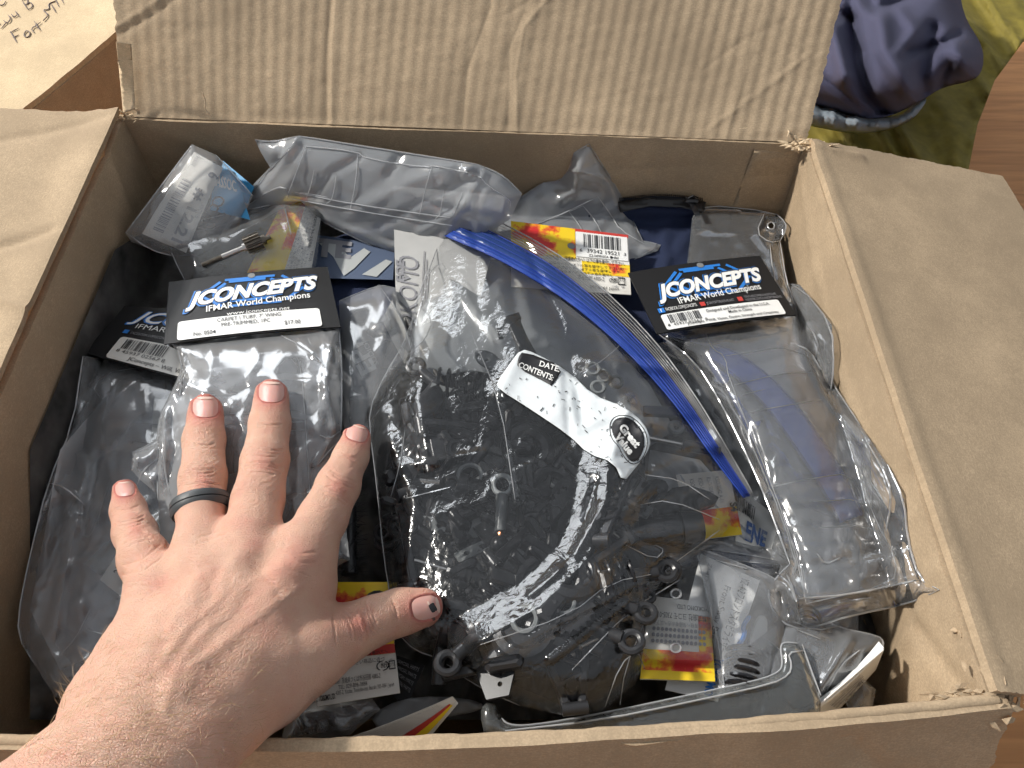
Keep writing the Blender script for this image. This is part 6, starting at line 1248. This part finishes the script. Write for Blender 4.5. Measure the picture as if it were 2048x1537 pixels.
def conform(name, c_, an, hw, hl, mat, lift, dome, u0=-1., u1=1., p=3., nseg=12, parent=None):
    a = R(an); ax = np.array([cos(a), sin(a)]); lt = np.array([-sin(a), cos(a)]); V = []; rows = []; N = nseg
    for i in range(N+1):
        for j in range(N+1):
            # square to superellipse
            s_, t_ = -1+2*i/N, -1+2*j/N; m_ = max(abs(s_), abs(t_)); l_ = (abs(s_)**p+abs(t_)**p)**(1/p) or 1; k = m_/l_ if l_ else 1; u_, v_ = s_*k, t_*k
            q = np.array(c_)+ax*u_*hl+lt*v_*hw; loc, nor = hit(q[0], q[1])
            if loc is None: loc, nor = V[-1][0] if V else PV(q[0], q[1], -.02), Vector((0, 0, 1))
            if nor.z < 0: nor = -nor
            V.append((loc, nor, m_))
    # even out the normals so that the plate is one smooth curve
    w_ = N+1; pts = []
    for i in range(w_):
        for j in range(w_):
            ns = Vector(); ps = Vector(); k = 0
            for di in (-2, -1, 0, 1, 2):
                for dj in (-1, 0, 1):
                    ii, jj = i+di, j+dj
                    if 0 <= ii < w_ and 0 <= jj < w_: ns += V[ii*w_+jj][1]; k += 1
            ns.normalize(); m_ = V[i*w_+j][2]; pts.append(V[i*w_+j][0]+ns*(lift+dome*(1-m_**4)))
    arr = np.array([tuple(p_) for p_ in pts]); A_ = arr.reshape(w_, w_, 3)
    for _ in range(3): A_[1:-1, 1:-1] = (A_[:-2, 1:-1]+A_[2:, 1:-1]+A_[1:-1, :-2]+A_[1:-1, 2:]+A_[1:-1, 1:-1]*2)/6
    Fs = np.array([(i*w_+j, (i+1)*w_+j, (i+1)*w_+j+1, i*w_+j+1) for i in range(N) for j in range(N)])
    me_ = mesh(name, A_.reshape(-1, 3), Fs, True); 
    return link(name, me_, mat, parent or person)
M['nail'] = simple('fingernail', (.62, .34, .29), .36, coat=.25, bump=.15, bscale=300); M['nail_tip'] = simple('nail_edge', (.70, .50, .42), .35); M['nail']. node_tree.nodes['Principled BSDF'].inputs['Subsurface Weight'].default_value = .2; M['nail'].node_tree.nodes['Principled BSDF'].inputs['Subsurface Scale'].default_value = .001
for n_, c_, an, hw, hl in NAILS:
    conform('fingernail', c_, an, hw, hl, M['nail'], .0002, .0004)
    a = R(an); sg = 1 if n_ == 'thumb' else -1; ax = np.array([cos(a), sin(a)])*(-1 if an < 150 else -1)*1.0; ax = ax if ax[1] < 0 or n_ == 'thumb' else -ax
    if n_ == 'thumb': ax = np.array([.978, -.208])
    conform('nail_edge', tuple(np.array(c_)+ax*hl*.86), an, hw*.66, hl*.13, M['nail_tip'], .0006, .00005, p=2.2)
conform('nail_bruise', (864, 1216), 150, 8, 6, M['black_ink'], .0008, .0001, p=5.); conform('nail_bruise', (866, 1238), 160, 3.4, 3, simple('dark_scab', (.10, .05, .04), .6), .0006, .0001, p=2.); conform('nail_chip', (857, 1209), 60, 2.2, 6, M['nail_tip'], .0007, .0001, p=2.)
# forearm hairs
mb = MB(); rh = random.Random(9)
for i in range(620):
    x, y = rh.uniform(40, 520), rh.uniform(1280, 1536); loc, nor = hit(x, y)
    if loc is None: continue
    if x > 330 and rh.random() < .6: continue
    d = (Vector((.5, .25, -.1))+Vector((rh.gauss(0, .35), rh.gauss(0, .35), 0))).normalized(); d = (d-nor*d.dot(nor)).normalized(); l = rh.uniform(.003, .008)
    mb.tube([loc-nor*.0002, loc+d*l*.4+nor*l*.22, loc+d*l*.8+nor*l*.28, loc+d*l+nor*l*.18], [.00007, .00006, .00004, .00001], 3)
# hairs standing out from the left edge of the forearm
for i in range(16):
    y = rh.uniform(1290, 1420); x = 60
    while x < 400:
        loc, nor = hit(x, y)
        if loc is not None: break
        x += 3
    if x >= 400: continue
    d = Vector((-.8, .5, .1))+Vector((rh.gauss(0, .3), rh.gauss(0, .3), rh.gauss(0, .3))); d.normalize(); l = rh.uniform(.003, .007); mb.tube([loc, loc+d*l*.5+Vector((0, .0005, 0)), loc+d*l+Vector((.0006, .001, 0))], [.00006, .00005, .00001], 3)
o = mb.build('arm_hair', simple('fair_hair', (.42, .28, .15), .5), person, True); o['kind'] = 'stuff'; settle(person)
# silicone ring on the ring finger
a, b = Vector(FG['ring'][2][0]), Vector(FG['ring'][4][0]); axd = (a-b).normalized(); cR = Vector(P(402, 1014, -.0085).tolist()); rR = 48.5*depth(402, 1014, -.0085)/F
tilt = Vector((.04, -.10, .34)); axr = (axd+tilt).normalized(); e1_ = axr.cross(Vector((0, 0, 1))).normalized(); e2_ = e1_.cross(axr).normalized()
prof = [(-.0036, 0), (-.0035, .0014), (-.0022, .0021), (-.0003, .0021), (0, .0014), (.0003, .0021), (.0022, .0021), (.0035, .0014), (.0036, 0)]
V = []; n = 72; k = len(prof)
for i in range(n):
    t_ = 2*pi*i/n; rd = e1_*cos(t_)+e2_*sin(t_)
    for s_, r_h in prof: V.append(cR+axr*s_+rd*(rR*(1.0+.02*cos(2*t_))+r_h-.0002))
Fs = [(i*k+j, i*k+j+1, ((i+1) % n)*k+j+1, ((i+1) % n)*k+j) for i in range(n) for j in range(k-1)]
rg = link('finger_ring', mesh('finger_ring', V, Fs, True), M['rubber']); rg.data.set_sharp_from_angle(angle=R(35)); tag(rg, 'dark grey rubber ring with a groove on the ring finger', 'ring')
